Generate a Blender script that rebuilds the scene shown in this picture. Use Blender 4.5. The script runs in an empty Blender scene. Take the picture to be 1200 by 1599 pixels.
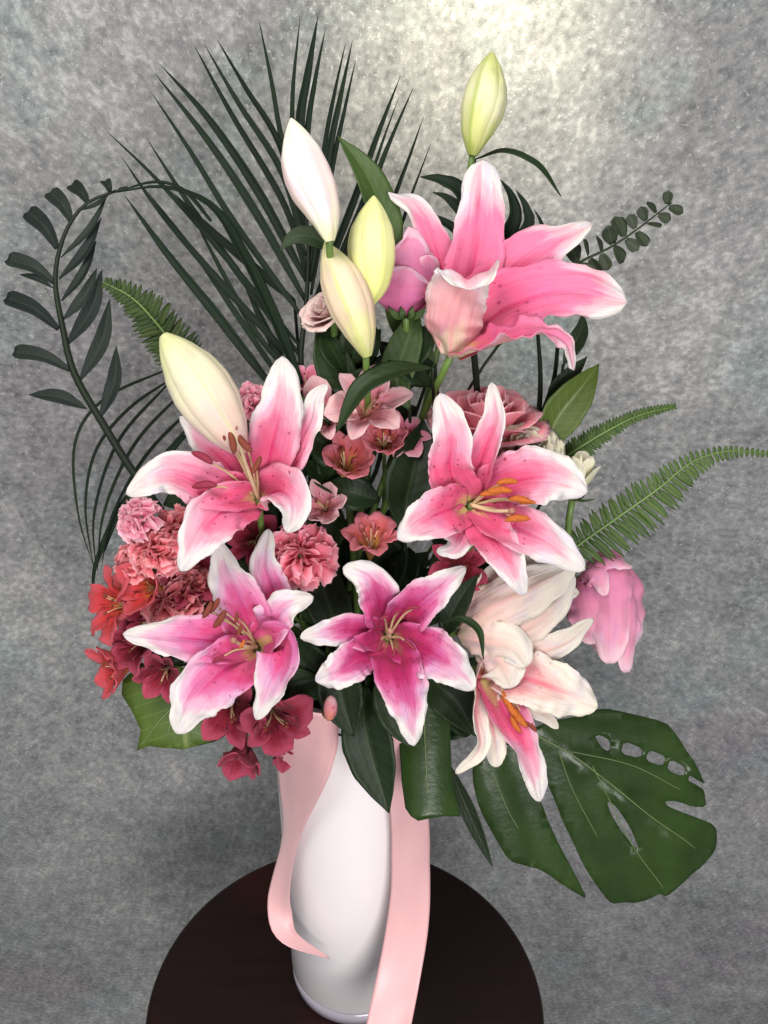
import bpy, math, random
import numpy as np
from mathutils import Vector, Matrix, noise as mnoise
from mathutils.geometry import delaunay_2d_cdt

random.seed(7)
sc = bpy.context.scene
col = sc.collection

# ------------------------------------------------------------------ camera
# photograph: 1200 x 1599 px.  World origin = centre of the table top.
F_PX, PITCH = 1800.0, math.radians(35.0)
TABLE_Z = 0.80
CAM = Vector((0.045, -0.766, TABLE_Z + 1.235))
cam_d = bpy.data.cameras.new("camera")
cam_d.sensor_fit = 'VERTICAL'
cam_d.sensor_height = 24.0
cam_d.lens = 24.0 * F_PX / 1599.0
cam_d.clip_start, cam_d.clip_end = 0.02, 60
cam = bpy.data.objects.new("camera", cam_d)
cam.location = CAM
cam.rotation_euler = (math.pi / 2 - PITCH, 0, 0)
col.objects.link(cam)
sc.camera = cam
RX = Vector((1, 0, 0))
RY = Vector((0, math.sin(PITCH), math.cos(PITCH)))     # camera up
RZ = Vector((0, -math.cos(PITCH), math.sin(PITCH)))    # towards the viewer

# ------------------------------------------------------------------ light
w = bpy.data.worlds.new("World"); sc.world = w; w.use_nodes = True
w.node_tree.nodes["Background"].inputs[0].default_value = (0.93, 0.95, 1.0, 1)
w.node_tree.nodes["Background"].inputs[1].default_value = 0.26

def area(name, loc, target, size, power, color):
    l = bpy.data.lights.new(name, 'AREA'); l.shape = 'DISK'; l.size = size
    l.energy = power; l.color = color
    o = bpy.data.objects.new(name, l); col.objects.link(o); o.location = loc
    o.rotation_euler = (Vector(target) - Vector(loc)).to_track_quat('-Z', 'Y').to_euler()
    return o
area("ceiling_lamp", (-0.50, -0.75, 3.0), (0, 0, 1.4), 0.9, 31, (1.0, 0.96, 0.90))
area("front_fill", (0.6, -2.3, 2.1), (0, 0.1, 1.1), 1.3, 60, (1.0, 0.98, 0.96))  # added frontal fill light that brightens the flowers, vase and lower wall
sp = bpy.data.lights.new("wall_spot", 'SPOT'); sp.energy = 9.0; sp.spot_size = math.radians(88)
sp.spot_blend = 1.0; sp.shadow_soft_size = 0.05; sp.color = (1.0, 0.92, 0.66)
spo = bpy.data.objects.new("wall_spot", sp); col.objects.link(spo)
spo.location = (0.16, 0.22, TABLE_Z + 1.14)
spo.rotation_euler = (Vector((0.135, 0.40, TABLE_Z + 0.985)) - spo.location).to_track_quat('-Z', 'Y').to_euler()

sc.view_settings.view_transform = 'Standard'
sc.view_settings.look = 'None'
sc.view_settings.exposure = 0.0
sc.view_settings.gamma = 1.0
sc.render.engine = 'CYCLES'
sc.cycles.use_denoising = True
sc.cycles.max_bounces = 8
sc.cycles.transmission_bounces = 4

# ------------------------------------------------------------------ geometry helpers
def P(px, py, Y):
    """world point on the upright plane y=Y that lies on the line through pixel (px,py)"""
    d = RX * ((px - 600) / F_PX) + RY * (-(py - 799.5) / F_PX) - RZ
    s = (Y - CAM.y) / d.y
    return CAM + d * s

def camdir(v):
    return (RX * v[0] + RY * v[1] + RZ * v[2])

class Fr:
    """a frame at real depth; coordinates in photo pixels, dz in the same unit towards the viewer"""
    def __init__(s, px, py, Y):
        s.o = P(px, py, Y)
        s.D = -(s.o - CAM).dot(RZ)
        s.u = s.D / F_PX
    def p(s, px, py, dz=0.0):
        d = RX * ((px - 600) / F_PX) + RY * (-(py - 799.5) / F_PX) - RZ
        return CAM + d * (s.D - dz * s.u)
    def pts(s, L):
        return [s.p(*q) for q in L]

def catmull(pts, n):
    p = np.array([list(q) for q in pts], float)
    if len(p) == 2:
        p = np.array([p[0], (p[0] + p[1]) / 2, p[1]])
    a = np.vstack([2 * p[0] - p[1], p, 2 * p[-1] - p[-2]])
    out = []
    for i in range(1, len(a) - 2):
        for t in np.linspace(0, 1, 16, endpoint=False):
            p0, p1, p2, p3 = a[i - 1:i + 3]
            out.append(0.5 * ((2 * p1) + (-p0 + p2) * t + (2 * p0 - 5 * p1 + 4 * p2 - p3) * t * t + (-p0 + 3 * p1 - 3 * p2 + p3) * t ** 3))
    out.append(p[-1]); out = np.array(out)
    seg = np.r_[0, np.cumsum(np.linalg.norm(np.diff(out, axis=0), axis=1))]
    s = np.linspace(0, seg[-1], n)
    return np.stack([np.interp(s, seg, out[:, k]) for k in range(3)], 1)

PROF = {
    'lily': [(0, .30), (.12, .46), (.3, .8), (.5, 1), (.68, .99), (.82, .82), (.92, .54), (.97, .3), (1, .05)],
    'round': [(0, .35), (.2, .7), (.5, .98), (.75, 1), (.9, .78), (.97, .45), (1, .08)],
    'leaf': [(0, .05), (.1, .38), (.3, .86), (.45, 1), (.65, .85), (.85, .42), (.95, .15), (1, .015)],
    'strip': [(0, .45), (.15, .9), (.4, 1), (.7, .75), (.9, .32), (1, .02)],
    'pinna': [(0, .55), (.15, 1), (.5, .95), (.85, .65), (1, .1)],
    'spoon': [(0, .16), (.3, .28), (.55, .7), (.75, 1), (.9, .8), (.97, .5), (1, .08)],
    'alst': [(0, .16), (.28, .32), (.52, .78), (.68, 1), (.84, .78), (.95, .36), (1, .05)],
    'strap': [(0, .28), (.25, .62), (.6, .95), (.85, 1), (.95, .9), (1, .55)],
    'even': [(0, 1), (1, 1)],
}
def interp(tab, t):
    if callable(tab): return tab(t)
    if isinstance(tab, (int, float)): return float(tab)
    if not isinstance(tab[0], (tuple, list)):
        n = len(tab); xs = [i / (n - 1) for i in range(n)]; return float(np.interp(t, xs, tab))
    return float(np.interp(t, [a for a, _ in tab], [b for _, b in tab]))

def blade(pts, width, nrm, prof='lily', cup=0.2, groove=0.0, ruf=0.0, freq=3.0, nu=8, nv=18, th=0.0008, seed=0, jag=0.0, vfold=0.0, blunt=0.0, crk=0.0):
    """a thin curved sheet with thickness along a mid line; inner face = material 0, outer = 1"""
    rnd = random.Random(seed)
    C = catmull(pts, nv + 1)
    T = np.gradient(C, axis=0); T /= np.linalg.norm(T, axis=1)[:, None] + 1e-12
    nrm = [np.array(list(v), float) for v in nrm]
    ph = [rnd.uniform(0, 6.28) for _ in range(4)]
    tp = PROF[prof]
    ins, outs, uvs = [], [], []
    for j in range(nv + 1):
        t = j / nv
        if len(nrm) == 1: N = nrm[0]
        else:
            q = t * (len(nrm) - 1); k = min(int(q), len(nrm) - 2); N = nrm[k] * (1 - q + k) + nrm[k + 1] * (q - k)
        S = np.cross(T[j], N); S /= np.linalg.norm(S) + 1e-12
        n = np.cross(S, T[j])
        if isinstance(width, (list, tuple)):
            hw = interp(width, t) / 2; t0 = 1 - 1 / (len(width) - 1)
            if blunt and t > t0:
                x = (t - t0) / (1 - t0); wp = width[-2]
                hw = hw * (1 - blunt) + blunt * wp / 2 * math.sqrt(max(.0004, 1 - x * x))
        else: hw = interp(width, t) / 2 * interp(tp, t)
        cp = interp(cup, t)
        for i in range(nu + 1):
            u = -1 + 2 * i / nu
            p_ = ph[0] if u < 0 else ph[1]
            rf = ruf * abs(u) ** 1.7 * (math.sin(6.283 * freq * t + p_) + .5 * math.sin(6.283 * freq * 2.3 * t + ph[2]) ) * min(1, t * 3)
            jj = 1 + jag * (math.sin(6.283 * freq * 1.7 * t + p_ * 2) + rnd.uniform(-.6, .6)) * (abs(u) > .9)
            off = u * hw * jj * (1 - .12 * min(1.2, abs(cp)) * u * u)
            h = hw * (cp * u * u + vfold * abs(u) - groove * math.exp(-(u / .16) ** 2) + rf)
            if crk: h += hw * crk * (mnoise.noise(Vector((u * 2.2, t * 4.5, seed * 3.7))) * (.35 + abs(u)) + .45 * mnoise.noise(Vector((u * 6, t * 13, seed * 1.3 + 9))) * abs(u) ** 1.5)
            p = C[j] + S * off + n * h
            ins.append(p); outs.append((p, n)); uvs.append(((u + 1) / 2, t))
    m = len(ins)
    V = ins + [p - n * th for p, n in outs]
    f, mi = [], []
    R = nu + 1
    for j in range(nv):
        for i in range(nu):
            a = j * R + i
            f.append((a, a + 1, a + R + 1, a + R)); mi.append(0)
            f.append((m + a, m + a + R, m + a + R + 1, m + a + 1)); mi.append(1)
    edge = [j * R for j in range(nv, -1, -1)] + list(range(1, R)) + [j * R + nu for j in range(1, nv + 1)] + [nv * R + i for i in range(nu - 1, -1, -1)]
    for a, b in zip(edge, edge[1:]):
        f.append((a, m + a, m + b, b)); mi.append(0)
    return V, f, uvs + uvs, mi

def tube(pts, r, n=7, nv=14, cap=True):
    C = catmull(pts, nv + 1)
    T = np.gradient(C, axis=0); T /= np.linalg.norm(T, axis=1)[:, None] + 1e-12
    ref = np.array([0.31, 0.2, 0.93])
    V, f, uv = [], [], []
    for j in range(nv + 1):
        a = np.cross(T[j], ref); a /= np.linalg.norm(a) + 1e-9; b = np.cross(T[j], a)
        rr = interp(r, j / nv)
        for i in range(n):
            q = 6.2832 * i / n
            V.append(C[j] + (a * math.cos(q) + b * math.sin(q)) * rr); uv.append((i / n, j / nv))
    for j in range(nv):
        for i in range(n):
            f.append((j * n + i, j * n + (i + 1) % n, (j + 1) * n + (i + 1) % n, (j + 1) * n + i))
    if cap:
        f.append(tuple(range(n - 1, -1, -1))); f.append(tuple(nv * n + i for i in range(n)))
    return V, f, uv, [0] * len(f)

def lathe(prof, n=64, org=(0, 0, 0)):
    V, f, uv = [], [], []
    for k, (r, z) in enumerate(prof):
        for i in range(n):
            q = 6.28318 * i / n
            V.append((org[0] + r * math.cos(q), org[1] + r * math.sin(q), org[2] + z)); uv.append((i / n, k / (len(prof) - 1)))
    for k in range(len(prof) - 1):
        for i in range(n):
            a, b = k * n + i, k * n + (i + 1) % n
            f.append((a, b, b + n, a + n))
    f.append(tuple(range(n - 1, -1, -1)))
    f.append(tuple((len(prof) - 1) * n + i for i in range(n)))
    return V, f, uv, [0] * len(f)

def ellipsoid(c, axis, L, r, n=8, m=8, bend=0.0):
    ax = Vector(axis).normalized(); a = ax.orthogonal().normalized()
    pts = [Vector(c) + ax * (L * (k / m - .5)) + a * (bend * L * (1 - (2 * k / m - 1) ** 2)) for k in range(m + 1)]
    return tube(pts, lambda t: max(r * .12, r * math.sqrt(max(0, 1 - (2 * t - 1) ** 2))), n=n, nv=m)

def sheet(outline, holes, fr, dzf, th=0.0012, step=14):
    """flat outline (photo pixels) turned into a curved leaf sheet with thickness; dzf(px,py) gives its relief"""
    def dens(L):
        out = []
        for (a, b) in zip(L, L[1:] + L[:1]):
            k = max(1, int(math.dist(a, b) / step))
            out += [(a[0] + (b[0] - a[0]) * i / k, a[1] + (b[1] - a[1]) * i / k) for i in range(k)]
        return out
    def inside(p, L):
        c = False; x, y = p
        for (x1, y1), (x2, y2) in zip(L, L[1:] + L[:1]):
            if (y1 > y) != (y2 > y) and x < (x2 - x1) * (y - y1) / (y2 - y1) + x1: c = not c
        return c
    loops = [dens(outline)] + [dens(h) for h in holes]
    v2, ed = [], []
    for L in loops:
        s = len(v2); v2 += [Vector(q) for q in L]
        ed += [(s + i, s + (i + 1) % len(L)) for i in range(len(L))]
    xs = [q[0] for q in outline]; ys = [q[1] for q in outline]
    x = min(xs) + step / 2
    while x < max(xs):
        y = min(ys) + step / 2
        while y < max(ys):
            q = (x + random.uniform(-2, 2), y + random.uniform(-2, 2))
            if inside(q, outline) and not any(inside(q, h) for h in holes): v2.append(Vector(q))
            y += step
        x += step
    vo, eo, fo, *_ = delaunay_2d_cdt(v2, ed, [], 0, 1e-4)
    F = []
    for t in fo:
        c = sum((vo[i] for i in t), Vector((0, 0))) / len(t)
        if inside(c, outline) and not any(inside(c, h) for h in holes): F.append(tuple(t))
    A = [fr.p(q.x, q.y, dzf(q.x, q.y)) for q in vo]
    off = -RZ * th
    n = len(A)
    V = [list(a) for a in A] + [list(a + off) for a in A]
    # orientation
    def up(t):
        a, b, c = (Vector(V[i]) for i in t[:3]); return (b - a).cross(c - a).dot(RZ) > 0
    F = [t if up(t) else t[::-1] for t in F]
    cnt = {}
    for t in F:
        for a, b in zip(t, t[1:] + t[:1]): cnt[(a, b)] = 1
    G = F + [tuple(n + i for i in t[::-1]) for t in F]
    for (a, b) in cnt:
        if (b, a) not in cnt: G.append((b, a, n + a, n + b))
    uv = [((q.x - min(xs)) / 200, (q.y - min(ys)) / 200) for q in vo]
    return V, G, uv + uv, [0] * len(G)

# ------------------------------------------------------------------ object helpers
ORG = {}
def mk(name, data, mats, parent=None, smooth=True):
    V, f, uv, mi = data
    V = np.array([list(v) for v in V], float)
    org = np.array(ORG[parent.name]) if parent is not None else V.mean(axis=0)
    me = bpy.data.meshes.new(name)
    cnt = [len(q) for q in f]
    idx = np.array([i for q in f for i in q], np.int32)
    me.vertices.add(len(V)); me.vertices.foreach_set('co', np.ascontiguousarray(V - org, dtype=np.float32).ravel())
    me.loops.add(len(idx)); me.loops.foreach_set('vertex_index', idx)
    me.polygons.add(len(f)); me.polygons.foreach_set('loop_start', np.array(np.r_[0, np.cumsum(cnt)[:-1]], np.int32))
    me.update(calc_edges=True)
    L = me.uv_layers.new(name="UVMap")
    L.data.foreach_set('uv', np.array(uv, np.float32)[idx].ravel())
    if not isinstance(mats, (list, tuple)): mats = [mats]
    for m in mats: me.materials.append(m)
    if len(mats) > 1: me.polygons.foreach_set('material_index', np.array(mi, np.int32))
    me.polygons.foreach_set('use_smooth', np.full(len(f), smooth, dtype=bool))
    me.validate(); me.update()
    o = bpy.data.objects.new(name, me); col.objects.link(o)
    if parent is not None:
        o.parent = parent
    else:
        o.location = [float(x) for x in org]
    ORG[o.name] = [float(x) for x in org]
    return o

def thing(name, label, cat, loc, group=None):
    o = bpy.data.objects.new(name, None); col.objects.link(o)
    o.empty_display_size = 0.02
    loc = [float(x) for x in loc]
    o.location = loc; o['label'] = label; o['category'] = cat; ORG[o.name] = loc
    if group: o['group'] = group
    return o
def tag(o, label, cat, group=None):
    o['label'] = label; o['category'] = cat
    if group: o['group'] = group
    return o

# ------------------------------------------------------------------ materials
class NT:
    def __init__(s, name):
        s.m = bpy.data.materials.new(name); s.m.use_nodes = True
        s.t = s.m.node_tree; s.t.nodes.clear()
        s.out = s.t.nodes.new('ShaderNodeOutputMaterial')
    def n(s, typ, **kw):
        x = s.t.nodes.new(typ)
        for k, v in kw.items(): setattr(x, k, v)
        return x
    def set(s, sock, v):
        if hasattr(v, 'is_linked') or isinstance(v, bpy.types.NodeSocket): s.t.links.new(v, sock)
        else:
            if isinstance(v, (tuple, list)) and len(v) == 3 and sock.type == 'RGBA': v = (*v, 1)
            sock.default_value = v
    def ma(s, op, a, b=0.0, c=None, clamp=False):
        x = s.n('ShaderNodeMath', operation=op, use_clamp=clamp)
        s.set(x.inputs[0], a); s.set(x.inputs[1], b)
        if c is not None: s.set(x.inputs[2], c)
        return x.outputs[0]
    def mix(s, f, a, b, mode='MIX'):
        x = s.n('ShaderNodeMix', data_type='RGBA', blend_type=mode)
        s.set(x.inputs[0], f); s.set(x.inputs[6], a); s.set(x.inputs[7], b)
        return x.outputs[2]
    def ramp(s, f, stops, mode='LINEAR'):
        x = s.n('ShaderNodeValToRGB'); e = x.color_ramp; e.interpolation = mode
        while len(e.elements) < len(stops): e.elements.new(0.5)
        for el, (p, c) in zip(e.elements, stops):
            el.position = p; el.color = (*c, 1) if len(c) == 3 else c
        s.set(x.inputs[0], f)
        return x.outputs[0]
    def sm(s, v, lo, hi):
        x = s.n('ShaderNodeMapRange', interpolation_type='SMOOTHSTEP')
        s.set(x.inputs[0], v); x.inputs[1].default_value = lo; x.inputs[2].default_value = hi
        return x.outputs[0]
    def noise(s, vec, scale, detail=3, rough=.5):
        x = s.n('ShaderNodeTexNoise'); s.set(x.inputs['Vector'], vec)
        x.inputs['Scale'].default_value = scale; x.inputs['Detail'].default_value = detail; x.inputs['Roughness'].default_value = rough
        return x.outputs[0]
    def uv(s):
        u = s.n('ShaderNodeUVMap'); sp_ = s.n('ShaderNodeSeparateXYZ'); s.t.links.new(u.outputs[0], sp_.inputs[0])
        return u.outputs[0], sp_.outputs[0], sp_.outputs[1]
    def comb(s, x, y, z=0.0):
        c = s.n('ShaderNodeCombineXYZ'); s.set(c.inputs[0], x); s.set(c.inputs[1], y); s.set(c.inputs[2], z); return c.outputs[0]
    def rnd(s):
        return s.n('ShaderNodeObjectInfo').outputs['Random']
    def objco(s):
        return s.n('ShaderNodeTexCoord').outputs['Object']
    def principled(s, color, rough=.5, bump=None, bstr=.2, bdist=.001, transl=0.0, spec=.5, sheen=0.0, coat=0.0, tcol=None, metallic=0.0):
        b = s.n('ShaderNodeBsdfPrincipled')
        s.set(b.inputs['Base Color'], color); s.set(b.inputs['Roughness'], rough)
        b.inputs['Specular IOR Level'].default_value = spec
        b.inputs['Sheen Weight'].default_value = sheen
        b.inputs['Coat Weight'].default_value = coat
        b.inputs['Metallic'].default_value = metallic
        if bump is not None:
            bu = s.n('ShaderNodeBump'); bu.inputs['Strength'].default_value = bstr; bu.inputs['Distance'].default_value = bdist
            s.set(bu.inputs['Height'], bump); s.t.links.new(bu.outputs[0], b.inputs['Normal'])
        r = b.outputs[0]
        if transl:
            t = s.n('ShaderNodeBsdfTranslucent'); s.set(t.inputs[0], tcol if tcol is not None else color)
            mx = s.n('ShaderNodeMixShader'); mx.inputs[0].default_value = transl
            s.t.links.new(r, mx.inputs[1]); s.t.links.new(t.outputs[0], mx.inputs[2]); r = mx.outputs[0]
        s.t.links.new(r, s.out.inputs[0])
        return s.m

def petal_mat(name, stops, edge=.35, mid=None, spots=0.0, streak=None, veins=.16, transl=.30, rough=.5, jitter=.08, vscale=1.0, finef=.14, epow=1.9, bs=.6, lav=.45):
    n = NT(name)
    uv, u, v = n.uv()
    e = n.ma('ABSOLUTE', n.ma('SUBTRACT', n.ma('MULTIPLY', u, 2.0), 1.0))
    r = n.rnd()
    nz = n.noise(n.comb(n.ma('MULTIPLY', u, 3.0), n.ma('MULTIPLY', v, 3.5), n.ma('MULTIPLY', r, 30.0)), 1.3, 4)
    fine = n.noise(n.comb(n.ma('MULTIPLY', u, 26.0), n.ma('MULTIPLY', v, 1.6), n.ma('MULTIPLY', r, 30.0)), 1.0, 3, .6)
    e3 = n.ma('MULTIPLY', n.ma('POWER', e, epow), edge)
    m = n.ma('ADD', n.ma('MULTIPLY', v, vscale), e3)
    m = n.ma('ADD', m, n.ma('MULTIPLY', n.ma('SUBTRACT', nz, .5), .46))
    m = n.ma('ADD', m, n.ma('MULTIPLY', n.ma('SUBTRACT', fine, .5), finef))
    m = n.ma('ADD', m, n.ma('MULTIPLY', n.ma('SUBTRACT', r, .5), jitter))
    c = n.ramp(m, stops, 'EASE')
    if mid:
        mcol, mw, mend = mid
        f = n.ma('MULTIPLY', n.sm(e, mw, 0.0), n.sm(v, mend, mend * .45))
        c = n.mix(n.ma('MULTIPLY', f, .75), c, mcol)
    if spots:
        vo = n.n('ShaderNodeTexVoronoi'); vo.inputs['Scale'].default_value = 1.0
        n.set(vo.inputs['Vector'], n.comb(n.ma('MULTIPLY', u, 7.0), n.ma('MULTIPLY', v, 17.0), n.ma('MULTIPLY', r, 9.0)))
        f = n.sm(vo.outputs['Distance'], .23, .12)
        f = n.ma('MULTIPLY', f, n.ma('MULTIPLY', n.sm(v, .10, .2), n.sm(v, .66, .42)))
        f = n.ma('MULTIPLY', f, n.ma('GREATER_THAN', vo.outputs['Color'], .30))
        c = n.mix(n.ma('MULTIPLY', f, spots), c, (.30, .008, .05))
    if streak:
        sc_, lo, hi = streak
        vo = n.n('ShaderNodeTexVoronoi'); vo.inputs['Scale'].default_value = 1.0
        n.set(vo.inputs['Vector'], n.comb(n.ma('MULTIPLY', u, 9.0), n.ma('MULTIPLY', v, 3.2), n.ma('MULTIPLY', r, 9.0)))
        f = n.ma('MULTIPLY', n.sm(vo.outputs['Distance'], .30, .16), n.ma('MULTIPLY', n.sm(v, lo, lo + .1), n.sm(v, hi, hi - .15)))
        c = n.mix(n.ma('MULTIPLY', f, .8), c, sc_)
    c = n.mix(n.ma('MULTIPLY', n.sm(nz, .48, .70), lav), c, n.mix(1.0, c, (.80, .74, 1.0), 'MULTIPLY'))
    c = n.mix(veins, c, n.ramp(fine, [(.3, (.55, .5, .52)), (.7, (1, 1, 1))]), 'MULTIPLY')
    gr = n.noise(n.comb(n.ma('MULTIPLY', u, 60.), n.ma('MULTIPLY', v, 90.), r), 1.0, 2)
    return n.principled(c, n.ma('ADD', rough + .05, n.ma('MULTIPLY', gr, .15)), bump=n.ma('ADD', n.ma('ADD', fine, n.ma('MULTIPLY', gr, .35)), n.ma('MULTIPLY', nz, .8)), bstr=bs, bdist=.0018, transl=transl, spec=.22, sheen=.10)

def leaf_mat(name, c1, c2, rough=.35, vein=(.10, .16, .05), vn=10.0, transl=.12, veinf=.5, spec=.4):
    n = NT(name)
    uv, u, v = n.uv()
    e = n.ma('ABSOLUTE', n.ma('SUBTRACT', n.ma('MULTIPLY', u, 2.0), 1.0))
    r = n.rnd()
    big = n.noise(n.comb(n.ma('MULTIPLY', u, 2.0), n.ma('MULTIPLY', v, 3.0), n.ma('MULTIPLY', r, 40.)), 1.2, 4)
    fine = n.noise(n.comb(n.ma('MULTIPLY', u, 22.0), n.ma('MULTIPLY', v, 2.0), n.ma('MULTIPLY', r, 40.)), 1.0, 3)
    f = n.ma('ADD', n.ma('ADD', n.ma('MULTIPLY', big, .8), n.ma('MULTIPLY', n.ma('SUBTRACT', r, .5), .7)), n.ma('MULTIPLY', n.ma('SUBTRACT', fine, .5), .4), clamp=True)
    c = n.mix(f, c1, c2)
    mid = n.sm(e, .07, .0)
    wv = n.ma('SINE', n.ma('MULTIPLY', n.ma('SUBTRACT', v, n.ma('MULTIPLY', e, .16)), vn * 6.283))
    side = n.ma('MULTIPLY', n.sm(wv, .9, 1.0), .35)
    c = n.mix(n.ma('MULTIPLY', n.ma('MAXIMUM', mid, side), veinf), c, vein)
    h = n.ma('ADD', n.ma('MULTIPLY', fine, .4), n.ma('MULTIPLY', wv, .06))
    return n.principled(c, n.ma('ADD', rough, n.ma('MULTIPLY', big, .15)), bump=h, bstr=.5, bdist=.0012, transl=transl, spec=spec)

def plain(name, c, rough=.5, var=.25, scale=60, transl=0.0, bstr=.2, spec=.5, c2=None):
    n = NT(name)
    nz = n.noise(n.objco(), scale, 4)
    cc = n.mix(nz, tuple(x * (1 - var) for x in c), c2 if c2 else tuple(min(1, x * (1 + var)) for x in c))
    return n.principled(cc, rough, bump=nz, bstr=bstr, bdist=.001, transl=transl, spec=spec)

M = {}
W_ = (.84, .80, .77)
# lily inside: green-yellow throat > crimson > pink > white tip
M['lily_a'] = petal_mat('lily_pink', [(0, (.60, .50, .16)), (.10, (.70, .36, .20)), (.22, (.76, .12, .24)), (.36, (.77, .10, .23)), (.55, (.79, .20, .34)), (.73, (.82, .43, .54)), (.93, W_)], edge=.30, mid=((.62, .02, .14), .10, .8), spots=.75)
M['lily_hot'] = petal_mat('lily_hot_pink', [(0, (.62, .50, .20)), (.09, (.74, .30, .20)), (.2, (.80, .15, .26)), (.4, (.82, .14, .30)), (.74, (.86, .24, .42)), (.90, (.88, .55, .62)), (1.0, W_)], edge=.20, mid=((.72, .03, .16), .10, .8), spots=.55)
M['lily_mag'] = petal_mat('lily_magenta', [(0, (.40, .26, .09)), (.10, (.46, .10, .12)), (.2, (.46, .03, .11)), (.38, (.48, .025, .14)), (.56, (.62, .10, .29)), (.76, (.78, .42, .58)), (.93, W_)], edge=.34, mid=((.42, .01, .12), .12, .8), spots=.6)
M['lily_mauve'] = petal_mat('lily_mauve', [(0, (.60, .50, .16)), (.10, (.70, .36, .20)), (.22, (.70, .12, .25)), (.38, (.66, .07, .22)), (.56, (.72, .18, .40)), (.74, (.80, .46, .62)), (.90, W_)], edge=.28, mid=((.55, .02, .16), .10, .8), spots=.6)
M['lily_pale'] = petal_mat('lily_pale', [(0, (.62, .30, .18)), (.15, (.72, .16, .22)), (.36, (.78, .34, .36)), (.56, (.85, .62, .58)), (.8, (.88, .78, .70)), (1, (.88, .82, .72))], edge=.5, mid=((.74, .14, .22), .16, .95), spots=.3)
M['lily_out'] = petal_mat('lily_outside', [(0, (.60, .62, .34)), (.16, (.78, .60, .46)), (.42, (.76, .36, .38)), (.7, (.80, .48, .50)), (.95, W_)], edge=.35, mid=((.80, .36, .36), .14, 1.0))
M['lily_cream'] = petal_mat('lily_cream_outside', [(0, (.74, .66, .46)), (.3, (.85, .62, .56)), (.55, (.87, .70, .62)), (.8, (.87, .79, .70)), (1, (.87, .83, .74))], edge=.3, mid=((.84, .52, .46), .16, 1.0))
M['filament'] = plain('filament_green', (.62, .46, .26), .45, .2, transl=.2)
M['anther_brown'] = plain('anther_rust', (.16, .028, .012), .8, .5, 400, bstr=.6)
M['anther_dark'] = plain('anther_crimson', (.20, .012, .035), .8, .4, 400, bstr=.6)
M['anther_orange'] = plain('anther_orange', (.40, .095, .008), .8, .5, 400, bstr=.6)
M['pistil'] = plain('pistil_pale', (.55, .42, .26), .4, .25)
M['stigma'] = plain('stigma_maroon', (.30, .13, .09), .45, .3)
# buds
M['bud_white'] = petal_mat('bud_white_pink', [(0, (.52, .60, .22)), (.12, (.80, .80, .54)), (.35, (.86, .72, .66)), (.6, (.86, .68, .66)), (.85, (.88, .84, .74)), (1, (.86, .86, .66))], edge=.18, mid=((.82, .50, .52), .22, 1.1), transl=.12, finef=.05, veins=.06, bs=.2)
M['bud_yellow'] = petal_mat('bud_yellow_green', [(0, (.42, .50, .12)), (.2, (.70, .72, .26)), (.6, (.78, .78, .36)), (1, (.74, .76, .32))], edge=.1, mid=((.66, .68, .24), .14, 1.1), transl=.12, finef=.05, veins=.06, bs=.2)
M['bud_cream'] = petal_mat('bud_cream', [(0, (.46, .50, .16)), (.2, (.66, .62, .30)), (.45, (.74, .58, .40)), (.7, (.76, .60, .42)), (1, (.66, .66, .30))], edge=.14, mid=((.52, .56, .18), .14, 1.1), transl=.12, finef=.05, veins=.06, bs=.2)
M['bud_green'] = petal_mat('bud_green', [(0, (.34, .42, .08)), (.25, (.58, .60, .22)), (.6, (.74, .74, .44)), (1, (.56, .60, .20))], edge=.16, mid=((.32, .40, .08), .18, 1.2), transl=.12, finef=.05, veins=.06, bs=.2)
M['bud_blush'] = petal_mat('bud_blush', [(0, (.70, .36, .36)), (.15, (.74, .50, .44)), (.4, (.74, .62, .48)), (.7, (.72, .68, .46)), (1, (.68, .70, .34))], edge=.1, mid=((.62, .60, .34), .12, 1.2), transl=.12, finef=.05, veins=.06, bs=.2)
# roses and fillers
M['rose_mauve'] = petal_mat('rose_mauve', [(0, (.66, .13, .30)), (.5, (.72, .20, .40)), (.9, (.78, .30, .48)), (1, (.88, .56, .68))], edge=.2, veins=.12, finef=.05, bs=.3)
M['rose_dusty'] = petal_mat('rose_dusty', [(0, (.84, .14, .20)), (.5, (.93, .25, .34)), (.9, (.95, .35, .43)), (1, (.96, .52, .56))], edge=.1, veins=.08, transl=.25, lav=.2)
M['rose_pink'] = petal_mat('rose_pink', [(0, (.74, .20, .36)), (.4, (.82, .29, .47)), (.8, (.86, .38, .54)), (1, (.91, .62, .70))], edge=.22, veins=.10, finef=.05, bs=.3)
M['rose_pale'] = petal_mat('rose_pale', [(0, (.82, .40, .38)), (.5, (.88, .52, .50)), (1, (.92, .72, .68))], edge=.2, transl=.25, lav=.2)
M['lisi'] = petal_mat('lisianthus_green', [(0, (.52, .56, .24)), (.5, (.70, .70, .44)), (1, (.82, .80, .62))], edge=.25)
M['carn_pink'] = petal_mat('carnation_pink', [(0, (.80, .06, .13)), (.5, (.92, .16, .25)), (.85, (.94, .26, .35)), (1, (.95, .46, .54))], edge=.06, veins=.1, transl=.25, lav=.2)
M['carn_dusty'] = petal_mat('carnation_dusty', [(0, (.34, .02, .04)), (.5, (.78, .12, .16)), (.85, (.86, .22, .26)), (1, (.90, .40, .43))], edge=.06, veins=.15, transl=.25, lav=.2)
M['carn_light'] = petal_mat('carnation_light', [(0, (.66, .05, .15)), (.5, (.88, .22, .36)), (.85, (.92, .36, .49)), (1, (.94, .58, .65))], edge=.1, veins=.12, transl=.25, lav=.2)
M['alst_orange'] = petal_mat('alstroemeria_orange', [(0, (.56, .34, .04)), (.34, (.66, .30, .07)), (.58, (.62, .11, .10)), (1, (.74, .22, .27))], edge=.3, streak=((.25, .01, .03), .2, .75))
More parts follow.
